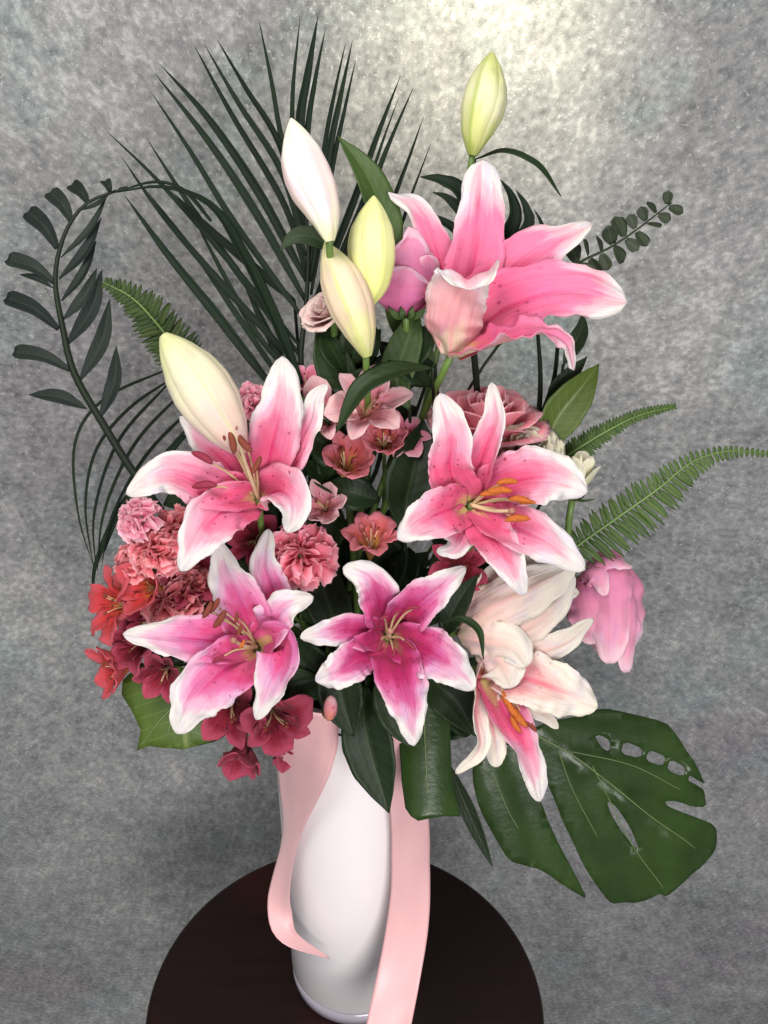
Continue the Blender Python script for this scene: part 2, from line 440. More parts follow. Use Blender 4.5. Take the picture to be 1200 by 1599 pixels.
M['alst_pink'] = petal_mat('alstroemeria_pink', [(0, (.66, .34, .10)), (.25, (.76, .26, .22)), (.6, (.80, .30, .36)), (1, (.86, .55, .56))], edge=.25, streak=((.45, .03, .05), .15, .7))
M['alst_red'] = petal_mat('alstroemeria_red', [(0, (.60, .30, .03)), (.28, (.66, .16, .03)), (.55, (.60, .04, .04)), (1, (.66, .10, .13))], edge=.2, streak=((.22, .0, .02), .2, .7))
M['alst_wine'] = petal_mat('alstroemeria_wine', [(0, (.30, .08, .02)), (.3, (.20, .008, .02)), (.65, (.30, .016, .04)), (1, (.50, .07, .13))], edge=.25, streak=((.07, .0, .01), .15, .75), veins=.3, transl=.2)
# greenery
M['stem'] = plain('stem_green', (.10, .17, .035), .45, .3, 40)
M['stem_dark'] = plain('stem_dark', (.010, .016, .009), .55, .3, 40, spec=.2)
M['leaf_dark'] = leaf_mat('leaf_dark', (.007, .017, .005), (.019, .040, .011), .42, (.04, .07, .02), spec=.25)
M['leaf_mid'] = leaf_mat('leaf_mid', (.030, .062, .014), (.06, .105, .022), .42, (.12, .16, .05), spec=.3)
M['leaf_olive'] = leaf_mat('leaf_olive', (.045, .085, .010), (.105, .15, .020), .4, (.22, .27, .08))
M['palm'] = leaf_mat('palm_leaf', (.004, .011, .006), (.012, .024, .011), .55, (.03, .05, .03), veinf=.3, spec=.18)
M['frond'] = leaf_mat('curved_frond', (.010, .016, .014), (.022, .030, .026), .5, (.05, .07, .05), veinf=.3, spec=.18)
M['fern'] = leaf_mat('fern_leaf', (.035, .075, .014), (.085, .14, .030), .45, (.09, .14, .04))
M['fern_dark'] = leaf_mat('fern_leaf_olive', (.020, .042, .010), (.055, .085, .020), .5, (.06, .09, .03), spec=.25)
M['euca'] = leaf_mat('eucalyptus_leaf', (.012, .022, .010), (.032, .046, .020), .5, (.10, .11, .07))

# concrete wall
def concrete():
    n = NT('concrete'); co = n.objco()
    a = n.noise(co, 4.0, 6, .6); b = n.noise(co, 135, 5, .75); d = n.noise(co, 34, 5, .7); t = n.noise(co, 6.5, 4, .6)
    mp = n.n('ShaderNodeMapping'); n.set(mp.inputs['Vector'], co); mp.inputs['Location'].default_value = (3.1, 7.7, 1.3)
    p = n.noise(mp.outputs[0], 3.2, 5, .6); sp2 = n.noise(mp.outputs[0], 230, 2, .6)
    f = n.ma('ADD', n.ma('MULTIPLY', a, .24), n.ma('ADD', n.ma('MULTIPLY', b, .48), n.ma('MULTIPLY', d, .28)))
    c = n.ramp(f, [(.36, (.108, .110, .114)), (.455, (.195, .197, .201)), (.54, (.275, .276, .277)), (.635, (.44, .438, .43))])
    c = n.mix(n.ma('MULTIPLY', n.sm(t, .52, .70), .5), c, n.mix(1.0, c, (.76, 1.0, .97), 'MULTIPLY'))
    c = n.mix(n.ma('MULTIPLY', n.sm(p, .50, .66), .6), c, n.mix(1.0, c, (1.0, .93, 1.0), 'MULTIPLY'))
    c = n.mix(n.ma('MULTIPLY', n.sm(sp2, .60, .72), .5), c, (.50, .50, .49))
    c = n.mix(n.ma('MULTIPLY', n.sm(sp2, .38, .28), .4), c, (.10, .10, .10))
    h = n.ma('ADD', b, n.ma('MULTIPLY', sp2, .5))
    return n.principled(c, .85, bump=h, bstr=.22, bdist=.003, spec=.12)
M['concrete'] = concrete()

def wood():
    n = NT('dark_wood'); co = n.objco()
    mp = n.n('ShaderNodeMapping'); n.set(mp.inputs['Vector'], co); mp.inputs['Scale'].default_value = (3.0, 40.0, 3.0)
    g = n.noise(mp.outputs[0], 2.0, 6, .65)
    b = n.noise(co, 5, 3)
    c = n.mix(g, (.006, .0026, .0024), (.014, .0055, .0048))
    c = n.mix(n.ma('MULTIPLY', n.sm(b, .5, .68), .7), c, (.030, .006, .0045))
    return n.principled(c, n.ma('ADD', .26, n.ma('MULTIPLY', g, .18)), bump=g, bstr=.10, bdist=.001, spec=.22)
M['wood'] = wood()

def ceramic():
    n = NT('white_ceramic'); co = n.objco(); g = n.noise(co, 9, 3)
    c = n.mix(g, (.80, .74, .77), (.84, .79, .80))
    return n.principled(c, .34, bump=n.noise(co, 22, 2), bstr=.08, bdist=.002, spec=.4)
M['ceramic'] = ceramic()
M['glass_foot'] = plain('frosted_glass_foot', (.34, .31, .37), .15, .08, 20, bstr=.02)
M['water_dark'] = plain('foam_dark', (.02, .035, .015), .9, .3, 50)

def satin():
    n = NT('pink_satin'); uv, u, v = n.uv()
    weave = n.noise(n.comb(n.ma('MULTIPLY', u, 60.), n.ma('MULTIPLY', v, 400.)), 1.0, 2)
    soft = n.noise(n.comb(n.ma('MULTIPLY', u, 2.), n.ma('MULTIPLY', v, 5.)), 1.0, 3)
    c = n.mix(soft, (.74, .40, .42), (.82, .50, .51))
    e = n.ma('ABSOLUTE', n.ma('SUBTRACT', n.ma('MULTIPLY', u, 2.0), 1.0))
    c = n.mix(n.ma('MULTIPLY', n.sm(e, .93, .97), .35), c, (.62, .26, .28))
    return n.principled(c, .38, bump=weave, bstr=.25, bdist=.0006, transl=.12, spec=.5, sheen=.3)
M['satin'] = satin()

# ------------------------------------------------------------------ setting
WALL_Y = 0.40
def box(x0, x1, y0, y1, z0, z1):
    V = [(x, y, z) for x in (x0, x1) for y in (y0, y1) for z in (z0, z1)]
    f = [(0, 1, 3, 2), (4, 6, 7, 5), (0, 4, 5, 1), (2, 3, 7, 6), (0, 2, 6, 4), (1, 5, 7, 3)]
    return V, f, [(0, 0)] * 8, [0] * 6
o = mk('wall', box(-2.0, 2.0, WALL_Y, WALL_Y + .1, -.05, 2.9), M['concrete'], smooth=False); o['kind'] = 'structure'
o = mk('floor', box(-2.0, 2.0, -2.2, WALL_Y - .002, -.1, 0.0), M['concrete'], smooth=False); o['kind'] = 'structure'

# ------------------------------------------------------------------ table
TR = 0.23
tb = thing('round_table', 'round dark brown wooden table carrying the white vase', 'table', (0, 0, 0))
e_ = .008
topprof = [(TR - .03, -.030), (TR - .006, -.029), (TR - .0012, -.025), (TR, -.02), (TR, -.008), (TR - .0015, -.0035), (TR - .004, -.001), (TR - .009, 0.0)]
mk('table_top', lathe(topprof, 128, (0, 0, TABLE_Z)), M['wood'], tb)
mk('pedestal', lathe([(.05, 0.026), (.045, .04), (.032, .08), (.028, .4), (.032, .72), (.06, TABLE_Z - .031)], 40), M['wood'], tb)
mk('table_foot', lathe([(.17, 0.0), (.172, .006), (.17, .014), (.15, .02), (.06, .026)], 64), M['wood'], tb)

# ------------------------------------------------------------------ vase
def on_table(px, py):
    d = RX * ((px - 600) / F_PX) + RY * (-(py - 799.5) / F_PX) - RZ
    return CAM + d * ((TABLE_Z - CAM.z) / d.z)
VB = on_table(557, 1512)
VX, VY = VB.x, VB.y
VR, VH = 0.0755, 0.495
vs = thing('vase', 'tall white cylindrical vase holding the whole bouquet', 'vase', (VX, VY, TABLE_Z))
pr = [(VR - .006, .0235), (VR - .002, .025), (VR, .028), (VR + .0005, .2), (VR + .001, VH - .006), (VR - .0005, VH - .0015), (VR - .003, VH), (VR - .0055, VH - .0015), (VR - .007, VH - .008), (VR - .007, VH - .05)]
mk('vase_body', lathe(pr, 96, (VX, VY, TABLE_Z)), M['ceramic'], vs)
mk('vase_foot', lathe([(VR - .010, .0005), (VR - .005, .0012), (VR - .001, .004), (VR - .0002, .012), (VR - .0006, .0228), (VR - .008, .0232)], 96, (VX, VY, TABLE_Z)), M['glass_foot'], vs)
mk('floral_foam', lathe([(VR - .0085, VH - .049), (VR - .009, VH - .028), (VR - .012, VH - .025)], 48, (VX, VY, TABLE_Z)), M['water_dark'], vs)
MOUTH = Vector((VX, VY, TABLE_Z + VH))

stem_rng = random.Random(3)
def stem_to_vase(par, start, back=(0, 0.3, -1), r=(.0028, .0034), mat=None):
    q = Vector((stem_rng.uniform(-.045, .045), stem_rng.uniform(-.035, .045), -.03))
    end = MOUTH + q
    s = Vector(start); d = Vector(back).normalized(); L = (s - end).length
    m1 = s + d * (L * .28)
    m2 = end.lerp(s, .32) + Vector((0, .012, .01))
    mk('stem', tube([s, m1, m2, end], [r[0], r[0], r[1], r[1]], 7, 20), mat or M['stem'], par)

# ------------------------------------------------------------------ lilies
def lily(label, fr, base, petals, mats, stamens=(), pistil=None, anth='anther_brown', group='open lilies of the bouquet', stemback=(0, .5, -1), seed=0):
    b = fr.p(*base)
    t = thing('lily', label, 'lily', b, group)
    for k, q in enumerate(petals):
        d = dict(nh=[(0, 0, 1)], cup=[.55, .4, .15, -.05, -.25], ruf=.10, freq=2.6, groove=.16, prof='lily', jag=.045, blunt=.55, crk=.26)
        d.update(q)
        pts = fr.pts(d['p'])
        nh = d['nh'] if isinstance(d['nh'], list) else [d['nh']]
        wl = list(d['w']); wl[0] *= 1.7; wl[1] *= 1.22; wl[2] *= 1.06
        wd = [x * fr.u for x in wl]
        data = blade(pts, wd, [camdir(v) for v in nh], d['prof'], d['cup'], d['groove'], d['ruf'], d['freq'], nu=18, nv=42, th=.0005, seed=seed * 10 + k, jag=d['jag'], blunt=d['blunt'], crk=d['crk'])
        mk('petal', data, [M[d.get('mi', mats[0])], M[d.get('mo', mats[1])]], t)
    for k, s in enumerate(stamens):
        # s = (anther px,py,dz, angle deg in picture, length px, kind)
        ax, ay, az, ang, ln = s[:5]; kind = s[5] if len(s) > 5 else anth
        a = fr.p(ax, ay, az)
        root = fr.p(base[0] + (ax - base[0]) * .08, base[1] + (ay - base[1]) * .08, base[2] + 6)
        mid = root.lerp(a, .55) + camdir((0, 1, 0)) * (6 * fr.u) - camdir((0, 0, 1)) * (4 * fr.u)
        f_ = mk('stamen', tube([root, mid, a], [.0011, .0009, .0006], 6, 12), M['filament'], t)
        dr = camdir((math.cos(math.radians(ang)), math.sin(math.radians(ang)), .25))
        mk('anther', ellipsoid(a + camdir((0, 0, 1)) * (2 * fr.u), dr, ln * fr.u, ln * .155 * fr.u, 8, 9, .08), M[kind], f_)
    if pistil:
        a = fr.p(*pistil); root = fr.p(base[0], base[1], base[2] + 4)
        s_ = mk('pistil', tube([root, root.lerp(a, .5) + camdir((0, -1, 0)) * (4 * fr.u), a], [.0019, .0015, .0014], 8, 12), M['pistil'], t)
        mk('stigma', ellipsoid(a, RZ, .0045, .0028, 9, 6), M['stigma'], s_)
    stem_to_vase(t, b, stemback)
    return t

# large hot pink lily, upper right, seen from its side
f1 = Fr(770, 440, 0.03)
lily('large hot pink lily opening sideways beneath the topmost green bud', f1, (706, 552, -15), [
    dict(p=[(706, 552, -20), (728, 470, -48), (748, 370, -40), (755, 250, -22)], w=[28, 66, 92, 96, 90, 78, 66, 20], cup=[.6, .35, .1, -.05], ruf=.05, blunt=.9),
    dict(p=[(702, 545, -22), (694, 440, -58), (676, 375, -55), (648, 322, -42), (607, 300, -30)], w=[26, 58, 76, 70, 56, 46, 36, 5], nh=[(.2, .2, 1), (.1, .2, 1), (-.2, 0, 1), (.2, .5, .8)], ruf=.24, freq=2.2),
    dict(p=[(708, 550, -18), (765, 465, -38), (850, 388, -26), (925, 348, -30)], w=[26, 66, 96, 104, 90, 50, 4], nh=[(-.2, .2, 1)], cup=[.5, .3, .15, .1], ruf=.14),
    dict(p=[(708, 552, -14), (790, 480, -12), (890, 452, 8), (980, 472, 4)], w=[26, 72, 100, 102, 94, 76, 14], nh=[(-.1, .25, 1)], cup=[.5, .3, .1, -.2], ruf=.07, blunt=.9),
    dict(p=[(708, 554, -6), (765, 536, 26), (840, 517, 44), (884, 532, 42), (897, 578, 30)], w=[24, 50, 66, 70, 56, 34, 4], nh=[(-.2, .9, .55), (-.1, .95, .5), (.2, .75, .6), (.5, .3, .8)], cup=[.5, .35, .1, -.2], ruf=.22, freq=4),
    dict(p=[(705, 557, -4), (706, 512, 24), (714, 470, 36), (726, 438, 44), (731, 428, 55), (733, 438, 67), (733, 452, 71)], w=[28, 72, 90, 98, 104, 98, 60], nh=[(.3, .1, -1), (.2, .1, -1), (.1, .2, -1), (.05, .6, -.8), (0, 1, .1), (0, .7, .9)], cup=[.6, .5, .35, .3, .3], ruf=.14, blunt=.8),
], ('lily_hot', 'lily_out'), stemback=(-.3, .3, -1), seed=1)

# upper left lily
f2 = Fr(400, 750, -0.05)
lily('pink lily with rust-brown anthers beside the large cream bud', f2, (404, 778, -48), [
    dict(p=[(406, 776, -48), (424, 700, -14), (440, 620, 8), (441, 556, -6)], w=[24, 56, 80, 84, 70, 52, 4], ruf=.10),
    dict(p=[(410, 774, -50), (455, 715, -20), (484, 655, -8), (492, 622, 0), (512, 600, 2)], w=[20, 46, 58, 54, 46, 30, 3], nh=[(-.4, .1, 1), (-.5, .2, 1), (-.3, -.2, 1)], ruf=.18),
    dict(p=[(406, 780, -46), (432, 764, -4), (456, 778, 24), (460, 806, 26), (448, 832, 14)], w=[22, 50, 72, 72, 60, 36, 4], nh=[(-.2, .5, 1), (.2, .3, 1), (.3, .1, 1)], cup=[.5, .4, .3, .1], ruf=.15),
    dict(p=[(400, 782, -46), (358, 792, 2), (320, 826, 18), (282, 892, 8)], w=[22, 56, 78, 84, 72, 40, 3], cup=[.5, .35, .2, .05, -.1], ruf=.12),
    dict(p=[(400, 778, -46), (335, 764, -4), (262, 738, 8), (197, 772, -8)], w=[22, 54, 76, 80, 68, 44, 3], nh=[(.1, .3, 1)], ruf=.10),
    dict(p=[(400, 776, -54), (352, 722, -44), (312, 684, -36), (281, 650, -42)], w=[20, 44, 60, 60, 46, 26, 3], ruf=.15),
], ('lily_a', 'lily_out'), stamens=[(346, 674, 66, 110, 30), (362, 692, 66, 100, 36), (384, 692, 60, -50, 36), (400, 726, 48, 60, 32), (316, 716, 30, -28, 40, 'anther_dark'), (320, 760, 26, 4, 42, 'anther_dark')],
    pistil=(366, 668, 66), seed=2)

# lower left lily
f3 = Fr(370, 985, -0.085)
lily('mauve-pink lily lowest on the side above the olive green leaf', f3, (402, 1010, -46), [
    dict(p=[(402, 1008, -46), (380, 950, -8), (352, 895, 8), (342, 846, -2)], w=[24, 58, 80, 80, 64, 42, 4]),
    dict(p=[(404, 1006, -52), (428, 935, -34), (412, 880, -22), (420, 826, -22)], w=[20, 46, 60, 58, 52, 34, 4], nh=[(-.1, 0, 1)]),
    dict(p=[(406, 1008, -42), (424, 978, -2), (446, 946, 14), (490, 932, 4)], w=[22, 50, 66, 68, 56, 34, 6], nh=[(-.3, .1, 1)], ruf=.16),
    dict(p=[(406, 1014, -38), (440, 1012, 12), (428, 1060, 26), (400, 1124, 8)], w=[24, 60, 74, 70, 56, 32, 4], nh=[(-.5, .1, 1), (-.3, .2, 1), (0, .1, 1)], cup=[.55, .5, .4, .2, 0], ruf=.12),
    dict(p=[(400, 1016, -40), (352, 1046, 6), (306, 1090, 22), (276, 1146, 6)], w=[24, 66, 90, 94, 82, 52, 6], nh=[(.2, .2, 1)], ruf=.08),
    dict(p=[(398, 1010, -44), (332, 1000, -4), (264, 994, 6), (192, 990, -2)], w=[24, 58, 76, 78, 64, 38, 3], nh=[(.1, .3, 1)], ruf=.12),
], ('lily_mauve', 'lily_out'), stamens=[(324, 952, 34, 60, 32), (343, 966, 36, 55, 36), (369, 964, 30, 80, 20), (374, 984, 30, 70, 22), (378, 1006, 30, 60, 18, 'anther_orange'), (342, 1030, 20, 30, 24, 'anther_dark'), (335, 945, 30, 55, 30)],
    pistil=(365, 1000, 22), seed=3)

# small centre lily
f4 = Fr(607, 1000, -0.10)
lily('deep magenta lily facing forward directly above the vase', f4, (606, 994, -46), [
    dict(p=[(605, 990, -48), (592, 935, -8), (574, 902, 8), (536, 886, 0)], w=[24, 52, 66, 66, 60, 42, 8], nh=[(.2, 0, 1)], ruf=.20),
    dict(p=[(610, 988, -48), (650, 945, -6), (690, 915, 8), (728, 886, 0)], w=[24, 50, 66, 68, 54, 36, 4], ruf=.20),
    dict(p=[(612, 996, -44), (664, 1015, 0), (704, 1040, 12), (740, 1078, -6)], w=[24, 54, 74, 80, 66, 44, 6], ruf=.20),
    dict(p=[(608, 1000, -44), (624, 1050, 4), (637, 1100, 14), (647, 1165, -4)], w=[24, 60, 78, 76, 60, 38, 5], ruf=.20),
    dict(p=[(603, 998, -44), (558, 1028, -2), (526, 1050, 10), (493, 1064, -4)], w=[22, 46, 60, 64, 60, 44, 8], ruf=.2, freq=3.5),
    dict(p=[(602, 992, -46), (552, 984, -6), (514, 988, 6), (469, 996, -2)], w=[22, 46, 56, 52, 44, 32, 6], ruf=.20),
], ('lily_mag', 'lily_out'), stamens=[(646, 950, 24, 5, 22, 'anther_dark'), (622, 956, 26, 30, 16, 'anther_dark'), (640, 1008, 26, -40, 24, 'anther_dark'), (615, 1018, 28, 80, 18, 'anther_dark'), (592, 1008, 26, 70, 22, 'anther_dark'), (600, 965, 22, 20, 16, 'anther_dark')],
    pistil=(610, 985, 24), seed=4)

# upper right lily (below the hot pink one)
f5 = Fr(750, 770, -0.06)
lily('pink lily with orange anthers in front of the dusty rose', f5, (736, 788, -46), [
    dict(p=[(732, 786, -48), (704, 738, -14), (706, 680, 6), (688, 614, -2)], w=[26, 58, 72, 68, 60, 48, 6], ruf=.10),
    dict(p=[(736, 784, -52), (752, 718, -28), (772, 655, -18), (768, 597, -16)], w=[20, 42, 52, 50, 44, 28, 4], nh=[(-.3, 0, 1)], cup=[.6, .5, .35, .2]),
    dict(p=[(730, 790, -44), (696, 798, 0), (660, 815, 14), (621, 842, 2)], w=[26, 60, 76, 78, 66, 42, 6], nh=[(.2, .1, 1)], ruf=.08),
    dict(p=[(740, 782, -48), (800, 752, -16), (862, 744, 0), (918, 768, -6)], w=[24, 60, 88, 96, 90, 60, 6], nh=[(-.1, .2, 1)], ruf=.18, freq=3.2),
    dict(p=[(742, 790, -44), (802, 820, 4), (862, 850, 16), (914, 890, 2)], w=[24, 58, 74, 74, 66, 46, 5], nh=[(-.1, .2, 1)], ruf=.12),
    dict(p=[(738, 794, -44), (775, 845, 4), (800, 888, 18), (820, 930, 6)], w=[24, 56, 70, 64, 52, 34, 4], ruf=.14),
    dict(p=[(732, 796, -46), (718, 836, -16), (708, 856, -14), (682, 862, -22)], w=[20, 44, 60, 60, 46, 24, 4], nh=[(.3, .2, 1)], ruf=.2),
], ('lily_a', 'lily_out'), stamens=[(792, 754, 34, 4, 34), (780, 768, 36, 2, 40), (812, 782, 34, -8, 36), (824, 786, 30, 2, 26), (808, 812, 30, 4, 40), (766, 772, 30, 6, 34)], pistil=(800, 798, 24), anth='anther_orange', seed=5)

# pale lilies, right
f6 = Fr(800, 960, -0.055)
lily('cream lily seen from behind beside the drooping pink rose', f6, (722, 985, -20), [
    dict(p=[(720, 980, -14), (772, 948, 22), (838, 916, 30), (898, 884, 10)], w=[40, 66, 80, 84, 76, 56, 6], nh=[(0, -.2, -1)], cup=[.5, .4, .3, .2], ruf=.06, mo='lily_cream'),
    dict(p=[(735, 1000, -16), (806, 985, 4), (862, 952, 14), (896, 896, 4)], w=[34, 56, 64, 64, 54, 36, 4], nh=[(.2, .3, -1)], cup=[.5, .4, .3, .3], ruf=.12, mo='lily_cream'),
    dict(p=[(760, 1010, -26), (830, 1018, -6), (884, 1002, 0), (927, 966, -10)], w=[30, 48, 54, 54, 44, 28, 4], nh=[(0, .2, -1)], cup=[.5, .4, .2], ruf=.12, mo='lily_cream'),
    dict(p=[(730, 985, -30), (790, 950, -14), (850, 930, -10), (905, 925, -20)], w=[30, 60, 70, 70, 60, 40, 4], nh=[(0, 0, 1)], ruf=.1),
    dict(p=[(725, 975, -30), (770, 925, -18), (810, 890, -18), (850, 872, -22)], w=[30, 60, 70, 70, 60, 40, 4], nh=[(0, 0, 1)], ruf=.1),
    dict(p=[(718, 990, -10), (756, 1000, 20), (800, 1010, 26), (824, 1040, 16)], w=[36, 56, 66, 70, 66, 48, 10], nh=[(0, .2, -1)], cup=[.5, .4, .2], ruf=.08, mo='lily_cream'),
], ('lily_pale', 'lily_cream'), stemback=(-.6, .4, -.6), seed=6)
f7 = Fr(800, 1090, -0.09)
lily('pale lily hanging downward with orange stamens above the split leaf', f7, (762, 1046, -18), [
    dict(p=[(742, 1010, -8), (762, 1020, 12), (786, 1036, 18), (800, 1074, 10)], w=[40, 70, 84, 86, 76, 50, 14], nh=[(0, .3, -1)], cup=[.4, .3, .2, .1], ruf=.07, mo='lily_cream'),
    dict(p=[(775, 1050, -16), (830, 1062, 6), (884, 1082, 14), (934, 1104, 0)], w=[30, 66, 84, 86, 78, 56, 8], nh=[(-.1, .2, 1)], cup=[.5, .3, .1, -.2], ruf=.12),
    dict(p=[(766, 1056, -16), (788, 1110, 0), (822, 1168, 10), (844, 1252, -10)], w=[36, 60, 60, 50, 48, 36, 4], nh=[(.3, .1, 1)], cup=[.6, .5, .3, 0], ruf=.12, mi='lily_a'),
    dict(p=[(752, 1040, -10), (744, 1105, 12), (750, 1168, 16), (712, 1208, 10)], w=[36, 42, 40, 36, 32, 20, 4], nh=[(.9, 0, .6), (.7, 0, .7), (.4, .3, .9)], cup=[.5, .4, .3], ruf=.10),
    dict(p=[(760, 1060, -24), (764, 1110, -12), (772, 1150, -8), (776, 1198, -14)], w=[24, 34, 38, 38, 40, 34, 10], ruf=.12),
    dict(p=[(770, 1045, -30), (815, 1085, -24), (850, 1115, -18), (872, 1138, -18)], w=[24, 44, 50, 46, 36, 22, 4], ruf=.12),
], ('lily_pale', 'lily_cream'), stamens=[(800, 1104, 14, -60, 36), (812, 1118, 14, -55, 40), (792, 1092, 12, -65, 30), (828, 1134, 8, -40, 26, 'anther_brown'), (806, 1130, 14, -60, 30)], anth='anther_orange', stemback=(-.5, .6, -.5), seed=7)

# ------------------------------------------------------------------ buds
BUDP = [(0, .20), (.06, .36), (.2, .68), (.4, .97), (.55, 1.0), (.7, .88), (.85, .55), (.94, .28), (1, .05)]
def bud(label, px, py, Y, pts, wid, mat, rot=0.0, spread=0.0, tipsplit=0.0, neck=True, stemback=(0, .4, -1)):
    fr = Fr(px, py, Y)
    C = catmull(fr.pts(pts), 25); R = wid * fr.u / 2
    t = thing('lily_bud', label, 'flower bud', C[0], 'closed lily buds')
    T = np.gradient(C, axis=0); T /= np.linalg.norm(T, axis=1)[:, None]
    for k in range(3):
        V, uv = [], []; nu = 12
        for j in range(25):
            s = j / 24
            a = np.cross(T[j], np.array(list(RZ))); a /= np.linalg.norm(a); b = np.cross(a, T[j])
            for i in range(nu + 1):
                d = -1 + 2 * i / nu
                th = math.radians(rot + 120 * k + d * 64)
                rr = R * interp(BUDP, s) * (1.0 - .11 * abs(d) ** 3 + .05 * math.exp(-(d / .16) ** 2) - .05 * math.exp(-((abs(d) - .3) / .12) ** 2)) * (1 + .02 * d)
                rr += tipsplit * R * max(0, s - .75) * .9
                V.append(C[j] + (a * math.sin(th) + b * math.cos(th)) * rr); uv.append(((d + 1) / 2, s))
        f = [(j * (nu + 1) + i, j * (nu + 1) + i + 1, (j + 1) * (nu + 1) + i + 1, (j + 1) * (nu + 1) + i) for j in range(24) for i in range(nu)]
        mk('petal', (V, f, uv, [0] * len(f)), M[mat], t)
    if neck:
        stem_to_vase(t, Vector(C[0]) + Vector(T[0]) * .004, stemback, (.0026, .0032))
    return t
bud('tall white and blush lily bud with its tip beside the palm', 480, 280, .02, [(516, 377, -4), (506, 330, 2), (478, 262, 4), (455, 185, -2)], 76, 'bud_white', 20)
bud('plump yellow-green lily bud touching the mauve rose', 578, 390, .03, [(574, 478, -6), (584, 440, 0), (582, 380, 2), (584, 306, -4)], 76, 'bud_yellow', 25)
bud('cream lily bud lowest of the three clustered buds', 548, 465, .0, [(574, 557, -4), (562, 515, 4), (538, 450, 6), (508, 378, 0)], 74, 'bud_cream', -15)
bud('topmost yellow-green lily bud standing against the bright wall', 755, 165, .17, [(738, 243, -6), (744, 205, 0), (756, 155, 2), (769, 82, -2)], 70, 'bud_green', -25, tipsplit=.15, stemback=(-.12, .02, -1))
bud('largest cream lily bud with a split tip near the curved frond', 312, 600, -.03, [(378, 706, -40), (350, 660, -8), (306, 592, 2), (256, 524, -4)], 100, 'bud_blush', 10, tipsplit=.5, stemback=(.1, 1, -.3))

# ------------------------------------------------------------------ roses, lisianthus
def basis(axis):
    z = camdir(axis).normalized(); x = z.orthogonal().normalized(); y = z.cross(x)
    return x, y, z
def rosette(name, label, cat, px, py, Y, r, axis, mat, layers, group=None, seed=0, stem=True, ruf=.03, sepal=True):
    fr = Fr(px, py, Y); R = r * fr.u
    X, Yv, Z = basis(axis); rnd = random.Random(seed)
    c = fr.p(px, py, 0); base = c - Z * (R * .9)
    t = thing(name, label, cat, base, group)
    for (cnt, a0, a1, H, lip, half, ph) in layers:
        for k in range(cnt):
            th0 = 6.283 * (k + ph + rnd.uniform(-.08, .08)) / cnt; p1, p2 = rnd.uniform(0, 6), rnd.uniform(0, 6)
            hh = H * rnd.uniform(.93, 1.06); V, uv = [], []; nu, nv = 10, 11; skew = rnd.uniform(-.12, .12)
            for lay in (0, 1):
                for j in range(nv + 1):
                    s = j / nv
                    for i in range(nu + 1):
                        u = -1 + 2 * i / nu
                        ww = half * (.45 + .55 * min(1, s * 2.2)) * math.sqrt(max(.02, 1 - .35 * max(0, s - .7) / .3))
                        th = th0 + u * ww + skew * s
                        rho = a0 + (a1 - a0) * math.sin(min(1, s * 1.05) * 1.57) ** 1.1 + lip * max(0, s - .62) ** 2 * 5.5 - .05 * (u < 0) * abs(u) - lay * .02
                        z = hh * s * (1 - .16 * u * u * s) - lip * max(0, s - .78) ** 2 * 5.0
                        wv = ruf * s * s * (math.sin(3.2 * u + p1) + .6 * math.sin(7 * u + p2))
                        rho = max(.015, rho + wv)
                        V.append(base + (X * math.cos(th) + Yv * math.sin(th)) * (rho * R) + Z * ((z + wv * .6) * R)); uv.append(((u + 1) / 2, s))
            n = (nu + 1) * (nv + 1); W = nu + 1; f = []
            for j in range(nv):
                for i in range(nu):
                    a = j * W + i
                    f.append((a, a + W, a + W + 1, a + 1)); f.append((n + a, n + a + 1, n + a + W + 1, n + a + W))
            for i in range(nu):
                a = nv * W + i; f.append((a, a + 1, n + a + 1, n + a)[::-1])
            mk('petal', (V, f, uv, [0] * len(f)), M[mat], t)
    if sepal:
        for k in range(5):
            q = 6.283 * k / 5; d = X * math.cos(q) + Yv * math.sin(q)
            mk('sepal', blade([base, base + d * (R * .4) + Z * (R * .05), base + d * (R * .75) + Z * (R * .3)], R * .35, [Z], 'leaf', nu=4, nv=6), [M['leaf_mid']] * 2, t)
    if stem: stem_to_vase(t, base, (-Z.x * .6, -Z.y * .6 + .1, -Z.z * .6 - .6))
    return t
ROSE = [(3, .04, .14, 1.22, .0, 1.25, 0), (3, .06, .26, 1.24, .03, 1.2, .5), (4, .08, .42, 1.22, .08, 1.05, .2), (5, .10, .62, 1.15, .18, .9, .6), (5, .12, .84, 1.02, .32, .85, .1), (5, .12, 1.0, .84, .45, .8, .55)]
f9 = Fr(634, 436, .05)
t9 = thing('rose', 'mauve rose tucked between the yellow bud and the hot pink lily', 'rose', f9.p(634, 492, -10), 'roses of the bouquet')
for k, q in enumerate([
    dict(p=[(632, 492, -6), (630, 466, 14), (634, 436, 18), (640, 418, 12)], w=[50, 92, 98, 88, 62], nh=[(0, 0, -1)]),
    dict(p=[(640, 488, -12), (646, 446, 2), (642, 404, 6), (634, 378, 2), (628, 374, 12)], w=[40, 74, 78, 66, 50], nh=[(0, 0, -1), (0, 0, -1), (0, .5, -1)]),
    dict(p=[(640, 488, -14), (662, 448, -2), (668, 418, 0), (668, 398, 6)], w=[34, 56, 56, 50, 34], nh=[(-.4, 0, -1)]),
    dict(p=[(632, 488, -22), (626, 440, -22), (622, 400, -22), (620, 384, -20)], w=[40, 70, 70, 64, 40], nh=[(0, 0, 1)]),
    dict(p=[(640, 488, -24), (650, 440, -26), (654, 404, -26), (656, 384, -24)], w=[40, 60, 60, 54, 36], nh=[(0, 0, 1)]),
]):
    mk('petal', blade(f9.pts(q['p']), [x * f9.u for x in q['w']], [camdir(v) for v in q['nh']], 'round', [.6, .5, .4, .35], 0, .08, 1.6, 14, 22, .0012, 90 + k, crk=.12, blunt=.8), [M['rose_mauve']] * 2, t9)
